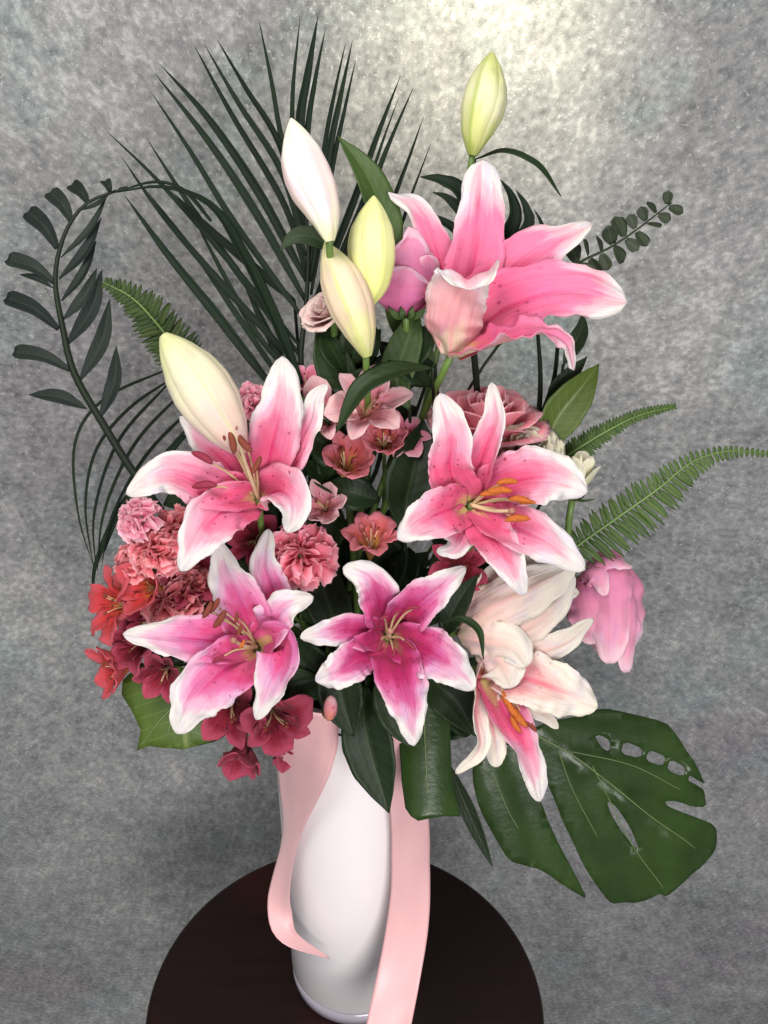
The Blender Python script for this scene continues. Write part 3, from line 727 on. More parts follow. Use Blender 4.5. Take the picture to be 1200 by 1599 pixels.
for k in range(4):
    mk('sepal', blade(f9.pts([(634, 496, -6), (618 + 12 * k, 492, 8), (606 + 20 * k, 478, 10)]), 12 * f9.u, [camdir((0, 0, 1))], 'leaf', nu=4, nv=6), [M['leaf_mid']] * 2, t9)
stem_to_vase(t9, f9.p(634, 492, -10), (0, .3, -1))
rosette('rose', 'dusty pink rose behind the two upright lily petals', 'rose', 766, 640, .03, 72, (.05, .88, .5), 'rose_dusty', ROSE, 'roses of the bouquet', 2, ruf=.04)
rosette('rose', 'pale blush rose mostly hidden behind the cream bud', 'rose', 503, 478, .05, 34, (-.5, .5, .7), 'rose_pale', ROSE[1:], 'roses of the bouquet', 3)
rosette('lisianthus', 'greenish white half-open lisianthus under the dusty rose', 'lisianthus', 828, 698, .0, 46, (.1, .6, .8), 'lisi', ROSE, None, 5, ruf=.05)
rosette('lisianthus', 'pale green lisianthus bud next to the big fern', 'lisianthus', 908, 742, .0, 44, (.3, .9, .3), 'lisi', [(3, .05, .3, 1.7, .0, 1.2, 0), (3, .06, .5, 1.6, .08, 1.0, .4)], None, 6)
# drooping pink rose, right: petals hang from the calyx
f8 = Fr(950, 955, .0)
t8 = thing('rose', 'bright pink drooping rose farthest out beside the fern', 'rose', f8.p(905, 905, -20), 'roses of the bouquet')
for k, q in enumerate([
    dict(p=[(912, 900, -34), (935, 900, -20), (958, 930, -22), (962, 1026, -26)], w=[50, 100, 118, 112, 92, 40], nh=[(0, .1, 1)]),
    dict(p=[(906, 900, -18), (912, 930, 12), (918, 960, 16), (928, 1006, 6)], w=[40, 74, 82, 76, 60, 22], nh=[(-.4, 0, 1)]),
    dict(p=[(912, 893, -18), (944, 890, 24), (954, 940, 30), (954, 1036, 14)], w=[40, 68, 74, 70, 58, 22], nh=[(-.1, .1, 1)]),
    dict(p=[(915, 888, -20), (962, 886, 8), (982, 940, 16), (979, 1050, 2)], w=[34, 58, 62, 60, 50, 18], nh=[(.5, .2, 1)]),
    dict(p=[(906, 898, 6), (918, 892, 30), (934, 900, 40), (946, 930, 38)], w=[20, 36, 42, 36, 24, 8], nh=[(-.3, .4, .9)]),
    dict(p=[(908, 900, -10), (930, 880, 22), (956, 872, 30), (988, 884, 18)], w=[22, 34, 38, 34, 26, 8], nh=[(.1, .8, .6)]),
]):
    mk('petal', blade(f8.pts(q['p']), [x * f8.u for x in q['w']], [camdir(v) for v in q['nh']], 'round', [-.75, -.6, -.4, -.1], -.03, .16, 2.6, 16, 36, .0010, 80 + k, crk=.14, jag=.02, blunt=.4), [M['rose_pink']] * 2, t8)
stem_to_vase(t8, f8.p(908, 902, -22), (-.8, .3, -.5))

# ------------------------------------------------------------------ carnations
def carnation(label, px, py, Y, r, axis, mat, n=34, seed=0, name='carnation'):
    fr = Fr(px, py, Y); R = r * fr.u; X, Yv, Z = basis(axis); rnd = random.Random(seed)
    base = fr.p(px, py, 0) - Z * (R * .55)
    t = thing(name, label, name, base, 'carnations of the bouquet')
    for k in range(n):
        q = k / (n - 1); th0 = k * 2.39996 + rnd.uniform(-.2, .2); el = math.radians(86 - 74 * q ** .8 + rnd.uniform(-6, 6))
        L = R * (.80 + .34 * q) * rnd.uniform(.9, 1.08); fan = .80 * rnd.uniform(.85, 1.2) + .3 * (1 - q)
        nu, nv = 26, 8; V, uv = [], []; p1 = rnd.uniform(0, 6)
        for j in range(nv + 1):
            s = j / nv
            for i in range(nu + 1):
                u = -1 + 2 * i / nu
                s2 = s * (1 + (.03 if i % 2 else -.03) * (j == nv) - .10 * u * u * s ** 3)
                th = th0 + u * fan * (.35 + .65 * s) + .12 * s * s * math.sin(u * 8 + p1 * 3)
                e2 = el + (.34 * math.sin(u * 5.0 + p1) + .16 * math.sin(u * 11 + 2 * p1)) * s ** 2 - .25 * s * s * q
                d = (X * math.cos(th) + Yv * math.sin(th)) * math.cos(e2) + Z * math.sin(e2)
                V.append(base + d * (L * s2 + .001) + (X * math.cos(th0) + Yv * math.sin(th0)) * (R * .12 * math.sqrt(q))); uv.append(((u + 1) / 2, s))
        W = nu + 1
        f = [(j * W + i, j * W + i + 1, (j + 1) * W + i + 1, (j + 1) * W + i) for j in range(nv) for i in range(nu)]
        mk('petal', (V, f, uv, [0] * len(f)), M[mat], t)
    mk('calyx', tube([base - Z * R * .75, base - Z * R * .3, base + Z * R * .1], [R * .12, R * .24, R * .22], 8, 6), M['leaf_mid'], t)
    stem_to_vase(t, base - Z * R * .72, (-Z.x * .5, -Z.y * .5 + .2, -.6), (.002, .0024))
carnation('bright pink carnation between the lily pair and the alstroemeria', 470, 862, -.035, 48, (.1, .25, 1), 'carn_pink', 24, 1)
carnation('small pink carnation peeking between the cream bud and lily', 394, 622, -.005, 34, (-.1, .6, .8), 'carn_light', 20, 2)
carnation('light pink carnation directly under the long side lily petal', 208, 808, -.02, 34, (-.5, .35, .8), 'carn_light', 20, 3)
carnation('dusty pink carnation under the lily, beside its drooping white tip', 268, 826, -.02, 36, (-.2, .35, .9), 'carn_dusty', 21, 4)
carnation('dusty pink carnation in the middle of the side cluster', 236, 858, -.035, 36, (-.3, .2, .95), 'carn_dusty', 21, 5)
carnation('dusty pink carnation on the outer rim of the side cluster', 196, 880, -.02, 30, (-.7, .1, .75), 'carn_dusty', 19, 6)
carnation('dark rosy carnation just above the pointed mauve petal', 262, 936, -.03, 44, (-.25, .1, 1), 'carn_dusty', 23, 7)
carnation('small rosy carnation beside the brown anthers', 300, 915, -.02, 30, (.1, .1, 1), 'carn_dusty', 17, 8)

# ------------------------------------------------------------------ alstroemeria
def alstro(label, px, py, Y, r, axis, mat, seed=0, rot=0.0, openf=1.0, n=6):
    fr = Fr(px, py, Y); R = r * fr.u; X, Yv, Z = basis(axis); rnd = random.Random(seed)
    base = fr.p(px, py, 0) - Z * (R * .7)
    t = thing('alstroemeria', label, 'alstroemeria', base, 'alstroemeria of the bouquet')
    for k in range(n):
        th = rot + 6.283 * k / n + rnd.uniform(-.12, .12); d = X * math.cos(th) + Yv * math.sin(th)
        nar = k % 2; L = R * 1.12 * rnd.uniform(.92, 1.08)
        pts = [base, base + d * (L * .24 * openf) + Z * (L * .42), base + d * (L * .66 * openf) + Z * (L * .84), base + d * (L * rnd.uniform(.94, 1.1) * openf) + Z * (L * ((.92 if openf > .8 else 1.2) + rnd.uniform(-.14, .1)))]
        side = [Z * 1.0 - d * .6, Z * .9 - d * .5, Z - d * .2]
        mk('petal', blade(pts, L * rnd.uniform(.9, 1.1) * (.52 if nar else .80), side, 'alst', [.6, .5, .35, -.1], .14, .20, 2.4, 10, 18, .0009, seed * 9 + k), [M[mat]] * 2, t)
    for k in range(5):
        th = rnd.uniform(0, 6.28); d = X * math.cos(th) + Yv * math.sin(th)
        a = base + Z * (R * 1.0) + d * (R * .28)
        s_ = mk('stamen', tube([base, base + Z * R * .6 + d * R * .08, a], [.0007, .0006, .0004], 5, 8), M['filament'], t)
        mk('anther', ellipsoid(a, d + Z, R * .13, R * .045, 6, 5), M['anther_brown'], s_)
    stem_to_vase(t, base, (-Z.x * .5, -Z.y * .5 + .2, -.6), (.0016, .002))
alstro('coral alstroemeria with a yellow throat in the dark centre', 542, 724, .005, 60, (.2, .45, .75), 'alst_orange', 1, .3, .62)
alstro('coral alstroemeria above the magenta lily petal', 580, 844, -.02, 54, (.05, .75, .6), 'alst_orange', 2, .1, .85)
alstro('light coral alstroemeria under the large arching dark leaf', 572, 634, -.005, 60, (.1, .4, .9), 'alst_pink', 3, .5)
alstro('little pale pink alstroemeria beside the upright lily petals', 632, 682, .01, 36, (.1, .3, .9), 'carn_light', 4, .2)
alstro('pale pink alstroemeria close behind the lily with rust anthers', 508, 648, .0, 50, (-.2, .4, .9), 'alst_pink', 5, .9)
alstro('salmon alstroemeria left of the broad central leaf', 600, 690, .0, 44, (0, .4, .9), 'alst_orange', 21, .4, .7)
alstro('pale salmon alstroemeria below the coral one with yellow throat', 506, 790, -.005, 40, (-.1, .3, .9), 'alst_pink', 22, .1, .8)
alstro('red-orange alstroemeria flaring outward from the side cluster', 184, 944, -.025, 58, (-.75, .15, .65), 'alst_red', 6, .2)
alstro('small red alstroemeria at the outer edge over the olive leaf', 182, 1044, -.02, 52, (-.8, -.15, .55), 'alst_red', 7, .6, .75)
alstro('wine red alstroemeria between the red flowers and the mauve lily', 216, 1000, -.015, 54, (-.55, 0, .8), 'alst_wine', 8, .4, .9)
alstro('wine red alstroemeria between the two lower mauve petals', 358, 1106, -.055, 56, (-.1, -.25, .95), 'alst_wine', 9, .1)
alstro('dark wine alstroemeria touching the pink ribbon knot', 428, 1122, -.065, 62, (.2, -.25, .9), 'alst_wine', 10, .8, .85)
alstro('lowest wine red alstroemeria hanging beside the ribbon', 378, 1176, -.055, 52, (-.1, -.8, .6), 'alst_wine', 11, .3, .62)
alstro('wine alstroemeria tucked behind the ribbon edge', 448, 1170, -.03, 36, (.1, -.8, .6), 'alst_wine', 14, .5, .6)
alstro('brownish pink alstroemeria half hidden above the olive leaf', 256, 1050, -.035, 44, (-.2, -.3, .9), 'alst_wine', 12, .2, .8)
alstro('coral red alstroemeria among the dusty carnations', 232, 918, -.035, 46, (-.5, .1, .8), 'alst_red', 13, .7, .8)
alstro('dark wine alstroemeria beside the pointed petal of the mauve lily', 306, 900, -.01, 48, (.1, .2, .9), 'alst_wine', 15, .3)
alstro('dark wine alstroemeria just inside the red-orange one', 238, 968, -.015, 46, (-.4, .1, .9), 'alst_wine', 16, .1)
alstro('wine alstroemeria in the gap under the upper side lily', 398, 842, -.005, 44, (0, .1, 1), 'alst_wine', 17, .9)
alstro('deep wine alstroemeria below the folded pink petal', 716, 884, -.02, 46, (0, .2, 1), 'alst_wine', 18, .5)
alstro('pink alstroemeria peeping beside the white-tipped upright petal', 480, 598, .03, 36, (.2, .7, .7), 'carn_light', 19, .2)
bp = Fr(515, 1107, -.085)
ob = thing('alstroemeria_bud', 'tiny round pink bud at the top of the ribbon', 'flower bud', bp.p(514, 1122, -4))
mk('petal', ellipsoid(bp.p(515, 1106, 0), camdir((.1, 1, 0)), 40 * bp.u, 11 * bp.u, 10, 12, .05), M['alst_pink'], ob)
mk('stem', tube([bp.p(513, 1122, 0), bp.p(505, 1110, -60), MOUTH + Vector((-.02, -.01, -.02))], .0016), M['stem'], ob)

# ------------------------------------------------------------------ leaves
def leaf(label, px, py, Y, pts, wd, mat, nh=((0, 0, 1),), cup=.25, vf=0.0, prof='leaf', name='leaf', seed=0, stem=True, ruf=.04, group='single leaves of the bouquet', back=(0, .4, -1)):
    fr = Fr(px, py, Y); P_ = fr.pts(pts)
    t = thing(name, label, 'leaf', P_[0], group)
    mk('leaf_blade', blade(P_, wd * fr.u, [camdir(v) for v in nh], prof, cup, .10, ruf, 2.0, 10, 24, .0009, seed, vfold=vf), [M[mat]] * 2, t)
    if stem: stem_to_vase(t, P_[0], back, (.0014, .0022), M['stem_dark'])
    return t
leaf('upright green lily leaf behind the yellow bud', 575, 280, .10, [(622, 420, -10), (606, 350, 0), (572, 270, 6), (528, 212, -4)], 56, 'leaf_mid', nh=((.3, .1, 1),))
leaf('dark leaf poking out beside the base of the blush bud', 470, 380, .06, [(530, 395, 0), (490, 370, 4), (460, 370, 4), (436, 392, 0)], 32, 'leaf_dark')
leaf('thin arching leaf springing from under the topmost bud', 810, 260, .17, [(742, 248, -6), (790, 236, 6), (840, 258, 4), (877, 306, -4)], 20, 'leaf_dark', prof='leaf', nh=((0, .8, .6), (.3, .6, .7)), back=(-.12, .02, -1))
leaf('broad green leaf rising beside the dusty rose', 890, 640, .04, [(848, 716, -8), (868, 660, 2), (905, 610, 6), (936, 568, -2)], 66, 'leaf_olive', nh=((.2, .1, 1),), vf=.15)
leaf('dark slim leaf just behind the broad green leaf', 890, 585, .06, [(852, 640, -4), (870, 608, 0), (892, 585, 0), (918, 556, -4)], 30, 'leaf_dark')
leaf('dark leaf tip showing under the hot pink side petal', 900, 520, .07, [(880, 570, -4), (896, 540, 0), (908, 515, 0), (910, 488, 0)], 30, 'leaf_dark')
leaf('large arching dark leaf crossing above the coral alstroemeria', 600, 600, -.02, [(676, 574, -20), (620, 578, 10), (566, 606, 14), (524, 676, 0)], 44, 'leaf_dark', nh=((-.2, .7, .8), (-.3, .5, .9)))
leaf('mid green leaf filling the space below the cream bud', 600, 560, .03, [(640, 640, -10), (620, 590, 0), (640, 520, 0), (650, 470, -4)], 60, 'leaf_mid')
leaf('dark green leaf below the blush rose', 520, 540, .04, [(560, 640, -10), (530, 590, 0), (510, 540, 4), (500, 500, 0)], 64, 'leaf_dark')
leaf('broad dark leaf standing in the middle of the bouquet', 645, 740, -.01, [(632, 830, -12), (636, 780, 4), (650, 720, 6), (662, 655, -6)], 88, 'leaf_dark', nh=((.2, 0, 1),))
leaf('dark leaf behind the magenta lily and bright carnation', 500, 930, .0, [(540, 1020, -10), (520, 960, 0), (505, 910, 0), (520, 840, -8)], 76, 'leaf_dark')
leaf('shadowy leaf between the two lower lilies', 470, 1040, -.02, [(520, 1090, -10), (490, 1060, 0), (465, 1030, 4), (440, 985, 0)], 90, 'leaf_dark')
leaf('small dark leaf between the magenta and cream lilies', 720, 940, -.06, [(690, 1000, -20), (705, 960, 0), (722, 930, 4), (748, 896, -4)], 42, 'leaf_dark')
leaf('narrow curling dark leaf hooked over the cream lily', 735, 985, -.10, [(690, 972, -20), (720, 966, 4), (748, 985, 12), (756, 1030, 6)], 15, 'leaf_dark', nh=((0, .7, .7), (.5, .4, .7)))
leaf('dark pointed leaf hanging over the front of the vase', 570, 1170, -.075, [(572, 1070, -24), (568, 1120, 4), (580, 1180, 8), (608, 1270, 2)], 84, 'leaf_dark', nh=((-.1, .2, 1),), prof='leaf', back=(0, 1, .1))
leaf('thin dark blade pointing at the table edge', 745, 1300, .0, [(700, 1190, -10), (722, 1245, 0), (748, 1305, 4), (770, 1355, 0)], 26, 'leaf_dark', back=(-.3, .6, .2))
leaf('dark green leaf below the mauve rose', 640, 500, .07, [(680, 570, -6), (650, 530, 0), (620, 500, 0), (600, 470, 0)], 44, 'leaf_mid')
leaf('dark leaf drooping over the vase rim beneath the magenta lily', 600, 1100, -.07, [(616, 1030, -20), (618, 1075, 2), (626, 1120, 6), (642, 1168, 0)], 80, 'leaf_dark', back=(0, 1, .1))
leaf('dark leaf covering the vase rim beside the tiny bud', 540, 1090, -.06, [(540, 1020, -16), (530, 1060, 2), (536, 1100, 6), (552, 1150, 0)], 76, 'leaf_dark', back=(0, 1, .1))
leaf('dark leaf spread behind the wine flowers by the ribbon', 440, 1090, -.04, [(500, 1060, -10), (462, 1070, 2), (424, 1094, 4), (384, 1134, 0)], 80, 'leaf_dark', back=(.3, 1, .1))
leaf('dark leaf between the magenta lily and hanging pale lily', 700, 1100, -.055, [(660, 1050, -14), (690, 1075, 2), (716, 1100, 4), (744, 1150, 0)], 76, 'leaf_dark', back=(0, 1, .1))
leaf('dark leaf low beneath the mauve lily', 330, 1120, -.03, [(400, 1070, -10), (360, 1100, 2), (320, 1135, 4), (282, 1168, 0)], 70, 'leaf_dark', back=(.4, 1, 0))
# traced broad leaves
def traced(name, label, fr, outline, holes, dzf, mat, veins=(), cat='leaf', stemfrom=None, vr=.0011):
    c = fr.p(*outline[0], 0)
    t = thing(name, label, cat, c)
    mk('leaf_blade', sheet(outline, holes, fr, dzf), M[mat], t)
    for k, v in enumerate(veins):
        mk('leaf_vein' if k else 'midrib', tube([fr.p(q[0], q[1], dzf(q[0], q[1]) + .6) for q in catmull([(x, y, 0) for x, y in v], 40)], [vr if k == 0 else vr * .6, vr * .35], 5, 48), M['vein'], t)
    if stemfrom: stem_to_vase(t, fr.p(*stemfrom), (-.6, .3, .1), (.0024, .003), M['stem'])
    return t
M['vein'] = plain('leaf_vein_pale', (.12, .18, .06), .5, .2)
mon_mat = NT('split_leaf_green')
_co = mon_mat.uv()[0]
_n1 = mon_mat.noise(_co, 2.2, 4); _n2 = mon_mat.noise(_co, 26, 3)
_c = mon_mat.mix(mon_mat.sm(_n1, .25, .75), (.014, .034, .006), (.028, .060, .011))
M['monstera'] = mon_mat.principled(_c, .30, bump=mon_mat.ma('ADD', _n1, mon_mat.ma('MULTIPLY', _n2, .2)), bstr=.22, bdist=.005, transl=.06, spec=.35)
def chaikin(L, k=2):
    for _ in range(k):
        L = [q for a, b in zip(L, L[1:] + L[:1]) for q in ((a[0] * .78 + b[0] * .22, a[1] * .78 + b[1] * .22), (a[0] * .22 + b[0] * .78, a[1] * .22 + b[1] * .78))]
    return L
def cr(L, ox, oy, s): return [(ox + x / s, oy + y / s) for x, y in L]
mo = cr([(400, 150), (470, 120), (600, 98), (680, 65), (800, 90), (940, 125), (975, 165), (1000, 200), (1030, 250), (1060, 290), (1085, 345), (1100, 378), (1060, 356), (1036, 340), (1030, 362), (1060, 378), (1094, 398), (1100, 430), (1104, 470),
         (1050, 470), (985, 446), (935, 446), (945, 466), (1000, 490), (1070, 515), (1143, 545), (1150, 600), (1140, 650), (1090, 710), (1050, 740), (1000, 790), (940, 838), (915, 822), (880, 842), (820, 862), (770, 858), (720, 866),
         (690, 835), (640, 765), (600, 700), (560, 610), (520, 530), (490, 450), (455, 370), (430, 340), (410, 350), (420, 420), (480, 575), (560, 725), (625, 852), (560, 812), (500, 775), (460, 745), (420, 722), (370, 710), (300, 690), (240, 590), (180, 480), (155, 380), (150, 300), (230, 210), (330, 160)], 680, 1080, 2.609)
mh = [cr(h, 680, 1080, 2.609) for h in [
    [(648, 184), (672, 176), (714, 200), (710, 246), (684, 234)],
    [(768, 200), (848, 234), (836, 272), (756, 254)],
    [(872, 236), (942, 266), (926, 306), (856, 280)],
    [(958, 274), (1022, 310), (1012, 348), (944, 320)],
    [(698, 448), (724, 455), (760, 500), (795, 555), (832, 640), (812, 634), (760, 570), (716, 500)]]]
fm = Fr(960, 1240, .0)
def dzm(x, y):
    t = ((x - 850) * .78 + (y - 1150) * .62); s = (-(x - 850) * .62 + (y - 1150) * .78)
    return 14 - t * .10 - .00035 * t * t - abs(s) * .20 + 2.2 * math.sin((abs(s) * .75 - t * .5) * .14) + 4 * math.exp(-(s / 7) ** 2)
traced('monstera_leaf', 'large split monstera leaf with holes spreading over the table side', fm, chaikin(mo, 1), [chaikin(h, 1) for h in mh], dzm, 'monstera',
       veins=[cr([(400, 170), (560, 260), (720, 380), (880, 510), (1010, 600), (1060, 640)], 680, 1080, 2.609), cr([(500, 235), (560, 400), (660, 590)], 680, 1080, 2.609), cr([(640, 300), (690, 400), (800, 620), (930, 800)], 680, 1080, 2.609), cr([(230, 320), (290, 470), (340, 560)], 680, 1080, 2.609), cr([(560, 245), (800, 300), (1000, 400)], 680, 1080, 2.609)], stemfrom=(834, 1142, 5))
f_b = Fr(665, 1200, -.06)
traced('leaf', 'broad dark leaf with square end against the ribbon', f_b, cr([(690, 120), (700, 20), (800, -40), (930, 60), (940, 350), (955, 480), (985, 600), (900, 600), (845, 608), (780, 622), (745, 600), (718, 560), (700, 430), (690, 250)], 400, 1080, 3.08), [],
       lambda x, y: 6 - .006 * (x - 665) ** 2 + (y - 1150) * .14, 'monstera', veins=[[(662, 1090), (664, 1160), (668, 1240)]], stemfrom=(664, 1075, -4))
f_o = Fr(250, 1100, -.035)
traced('leaf', 'olive green rounded leaf low on the side under the mauve lily', f_o, [(192, 1062), (215, 1040), (255, 1034), (300, 1046), (345, 1090), (352, 1130), (330, 1158), (290, 1170), (255, 1168), (232, 1165), (214, 1172), (220, 1140), (206, 1110), (190, 1084)], [],
       lambda x, y: -.0016 * ((x - 270) ** 2 + (y - 1100) ** 2) ** 1.0, 'leaf_olive_flat' if 'leaf_olive_flat' in M else 'leaf_olive', veins=[[(330, 1080), (270, 1105), (218, 1166)], [(280, 1100), (240, 1075)], [(270, 1108), (262, 1150)]], stemfrom=(340, 1085, -6))

# ------------------------------------------------------------------ palm leaf (fan of narrow leaflets)
def palm(label, px, py, Y, rachis, leaflets, mat, wd, lean=0.0, seed=0):
    fr = Fr(px, py, Y); R_ = fr.pts(rachis)
    t = thing('palm_leaf', label, 'palm leaf', R_[0], 'palm leaves of the bouquet')
    mk('rachis', tube(R_, [.0028, .0012], 6, 20), M['stem_dark'], t)
    rnd = random.Random(seed)
    for k, L in enumerate(leaflets):
        d0 = rnd.uniform(-10, 10); w_ = wd * rnd.uniform(.75, 1.15)
        if isinstance(L[-1], (int, float)): w_ = L[-1]; L = L[:-1]
        pts = [fr.p(x, y, d0 - lean * (len(L) - 1 - i)) for i, (x, y) in enumerate(L)][::-1]
        pts = [fr.p(L[-1 - i][0], L[-1 - i][1], d0 * i / len(L) - lean * i) for i in range(len(L))]
        mk('leaflet', blade(pts, w_ * fr.u, [camdir((rnd.uniform(-.5, .5), .2, 1))], 'strip', .0, 0, .06, 2.5, 4, 26, .0006, k, vfold=.45), [M[mat]] * 2, t)
    stem_to_vase(t, R_[0], (0, .1, -1), (.0028, .003), M['stem_dark'])
    return t
palm('upright dark palm leaf fanning its narrow leaflets high over the buds', 430, 300, .13,
     [(480, 620), (470, 560), (478, 480), (482, 400), (478, 330), (474, 270)], [
    [(404, 28), (425, 130), (440, 215), (478, 380)], [(469, 24), (457, 160), (462, 290), (478, 420)], [(497, 24), (480, 120), (468, 200), (476, 330), 16], [(508, 46), (492, 130), (480, 220), (478, 380)],
    [(540, 66), (520, 160), (506, 240), (482, 430)], [(551, 62), (530, 160), (514, 240), (484, 440)], [(556, 92), (540, 165), (518, 270), (486, 460)],
    [(626, 118), (592, 205), (550, 320), (488, 480)], [(624, 150), (600, 215), (560, 330), (490, 490), 7], [(645, 138), (606, 230), (562, 345), (492, 500)], [(662, 182), (630, 270), (580, 390), (492, 520)], [(673, 224), (650, 285), (600, 410), (492, 540), 7],
    [(340, 62), (385, 140), (436, 225), (478, 360)], [(319, 68), (372, 160), (442, 272), (478, 400)], [(302, 68), (362, 178), (445, 320), (479, 430)],
    [(250, 100), (330, 190), (408, 305), (480, 440), 15], [(240, 112), (330, 226), (405, 340), (478, 470), 14], [(234, 140), (300, 240), (368, 350), (476, 500)],
    [(166, 204), (240, 275), (330, 375), (472, 545)], [(228, 214), (290, 310), (368, 420), (472, 560)], [(190, 245), (250, 330), (348, 445), (470, 575)],
    [(194, 304), (265, 400), (338, 490), (430, 610), 16], [(300, 335), (350, 430), (400, 520), (468, 600)], [(232, 300), (308, 400), (376, 500), (450, 610)], [(380, 440), (410, 500), (440, 560), (470, 600), 14]],
     'palm', 11.5, lean=10, seed=4)
palm('drooping palm leaf with thin leaflets curving down past the frond', 200, 740, .09, [(320, 660), (270, 600), (262, 570)], [
    [(150, 892), (148, 800), (185, 690), (262, 600), 6], [(152, 895), (163, 800), (210, 695), (285, 612), 6], [(158, 890), (176, 805), (228, 712), (296, 640), 6], [(148, 890), (122, 800), (118, 690), (165, 622), (268, 574), 5],
    [(146, 885), (134, 790), (150, 705), (200, 640), (270, 590), 6], [(156, 880), (190, 800), (240, 730), (300, 660), 5], [(150, 940), (146, 905), (158, 860), (200, 780), (290, 680), 14]], 'palm', 8, seed=8)
palm('small dark palm sprig showing behind the hot pink lily', 760, 330, .10, [(740, 520), (748, 430), (752, 370)], [
    [(656, 276), (690, 282), (722, 305), (750, 380), 30], [(676, 300), (700, 310), (728, 340), (750, 400), 22], [(782, 280), (800, 312), (800, 350), (756, 420), 26], [(806, 296), (822, 325), (822, 360), (760, 430), 22], [(834, 326), (846, 350), (846, 380), (766, 440), 14], [(664, 332), (690, 345), (720, 370), (748, 420), 20]], 'palm', 20, seed=15)
# broad palm blade that bends over to the frond
leaf('long dark blade arching across the palm to the frond tip', 340, 340, .10, [(470, 600, -6), (430, 500, 4), (382, 400, 8), (330, 322, 8), (255, 292, 6), (176, 300, 0)], 26, 'palm', nh=((.6, .4, .8), (.5, .6, .6), (.2, .9, .4)), prof='strip', name='palm_strap_leaf')
leaf('short dark blade lying above the arching blade', 240, 288, .095, [(330, 345, 0), (285, 296, 4), (240, 284, 6), (184, 298, 0)], 14, 'palm', nh=((.3, .9, .4),), prof='strip', name='palm_strap_leaf', stem=False)
leaf('dark thin blade crossing under the arching blade', 380, 400, .105, [(460, 470, 0), (400, 420, 4), (330, 360, 4), (270, 300, 0)], 15, 'palm', prof='strip', name='palm_strap_leaf')

# ------------------------------------------------------------------ curved frond, far left
ff = Fr(110, 500, .10)
st = [(300, 860, -30), (212, 742, -6), (160, 660, 0), (116, 582, 4), (98, 510, 6), (87, 445, 6), (92, 395, 6), (110, 348, 4), (138, 316, 2), (182, 298, 0)]
tf = thing('curved_frond', 'dark frond curving up and over at the outer side', 'frond', ff.p(*st[0]))
mk('frond_stem', tube(ff.pts(st), [.0034, .0034, .003, .002, .0012], 8, 40), M['stem_dark'], tf)
for k, (bx, by, tx, ty, wd) in enumerate([(90, 388, 44, 330, 26), (112, 346, 78, 300, 24), (138, 317, 112, 288, 20), (172, 300, 164, 282, 15), (182, 298, 200, 290, 10), (86, 442, 12, 404, 30), (92, 514, 10, 464, 30), (110, 578, 22, 549, 28), (136, 638, 45, 616, 26),
                                          (95, 402, 168, 304, 16), (92, 436, 158, 340, 24), (98, 500, 152, 418, 26), (104, 540, 160, 420, 34), (124, 596, 172, 466, 34), (156, 654, 182, 540, 32), (84, 450, 30, 428, 14), (96, 470, 150, 376, 24), (125, 328, 172, 302, 10)]):
    wd *= .85 if k > 8 else 1.0; mx, my = (bx + tx) / 2, (by + ty) / 2; px_, py_ = -(ty - by) * .08, (tx - bx) * .08
    mk('leaflet', blade(ff.pts([(bx, by, 3), (mx + px_, my + py_, 8), (tx, ty, -4)]), wd * (1.15 if k in (0, 1, 2, 3) else .92) * ff.u, [camdir((random.uniform(-.4, .4), .3, 1))], 'strap' if k in (0, 1, 2, 3, 5, 6, 7) else 'leaf', .25, .1, .03, 1.5, 8, 14, .0008, k, vfold=.1), [M['frond']] * 2, tf)
stem_to_vase(tf, ff.p(*st[0]), (.6, .1, -.6), (.0034, .0036), M['stem_dark'])

# ------------------------------------------------------------------ ferns
def fern(label, px, py, Y, rachis, n, lenf, wd, mat='fern', skew=.35, seed=0, dz=4, back=(-.6, .2, -.5)):
    fr = Fr(px, py, Y); C = catmull(fr.pts(rachis), n + 1)
    t = thing('fern_frond', label, 'fern', C[0], 'fern fronds of the bouquet')
    mk('rachis', tube([Vector(c) for c in C[::max(1, n // 12)]], [.0016, .0005], 6, 24), M['stem'], t)
    T = np.gradient(C, axis=0); rnd = random.Random(seed)
    for j in range(1, n):
        s = j / n; tt = Vector(T[j]).normalized()
        for sd in (-1, 1):
            d = tt.cross(RZ).normalized() * sd
            L = interp(lenf[0 if sd < 0 else 1], s) * fr.u * rnd.uniform(.92, 1.08)
            dr = (d + tt * (skew + rnd.uniform(-.08, .08)) + RZ * rnd.uniform(-.2, .15)).normalized()
            b = Vector(C[j]); e = b + dr * L
            m_ = b + dr * (L * .5) + tt * (L * .05) + RZ * (dz * fr.u * .4)
            mk('leaflet', blade([b, m_, e + tt * L * .06], wd * fr.u * (.55 + .45 * min(1, L / (30 * fr.u))), [RZ + d * rnd.uniform(-.3, .3) + tt * rnd.uniform(-.5, .2)], 'pinna', .15, .0, 0, 1, 2, 4, .0005, j), [M[mat]] * 2, t)
    stem_to_vase(t, C[0], back, (.0016, .002), M['stem'])
fern('long bright sword fern frond sweeping to the picture edge', 1030, 780, .03, [(870, 880, -14), (905, 850, -6), (965, 808, 2), (1030, 762, 8), (1080, 722, 10), (1140, 704, 6), (1215, 710, -6)], 46, ([14, 30, 34, 30, 22, 12, 7, 4], [30, 54, 56, 48, 34, 20, 10, 5]), 8.2, seed=1, skew=.15)
fern('short darker sword fern frond above the long one', 960, 670, .05, [(860, 730, -10), (900, 702, 0), (950, 672, 4), (1000, 648, 6), (1058, 634, 0)], 40, ([16, 20, 18, 14, 10, 6], [24, 26, 18, 12, 9, 5]), 8, seed=2)
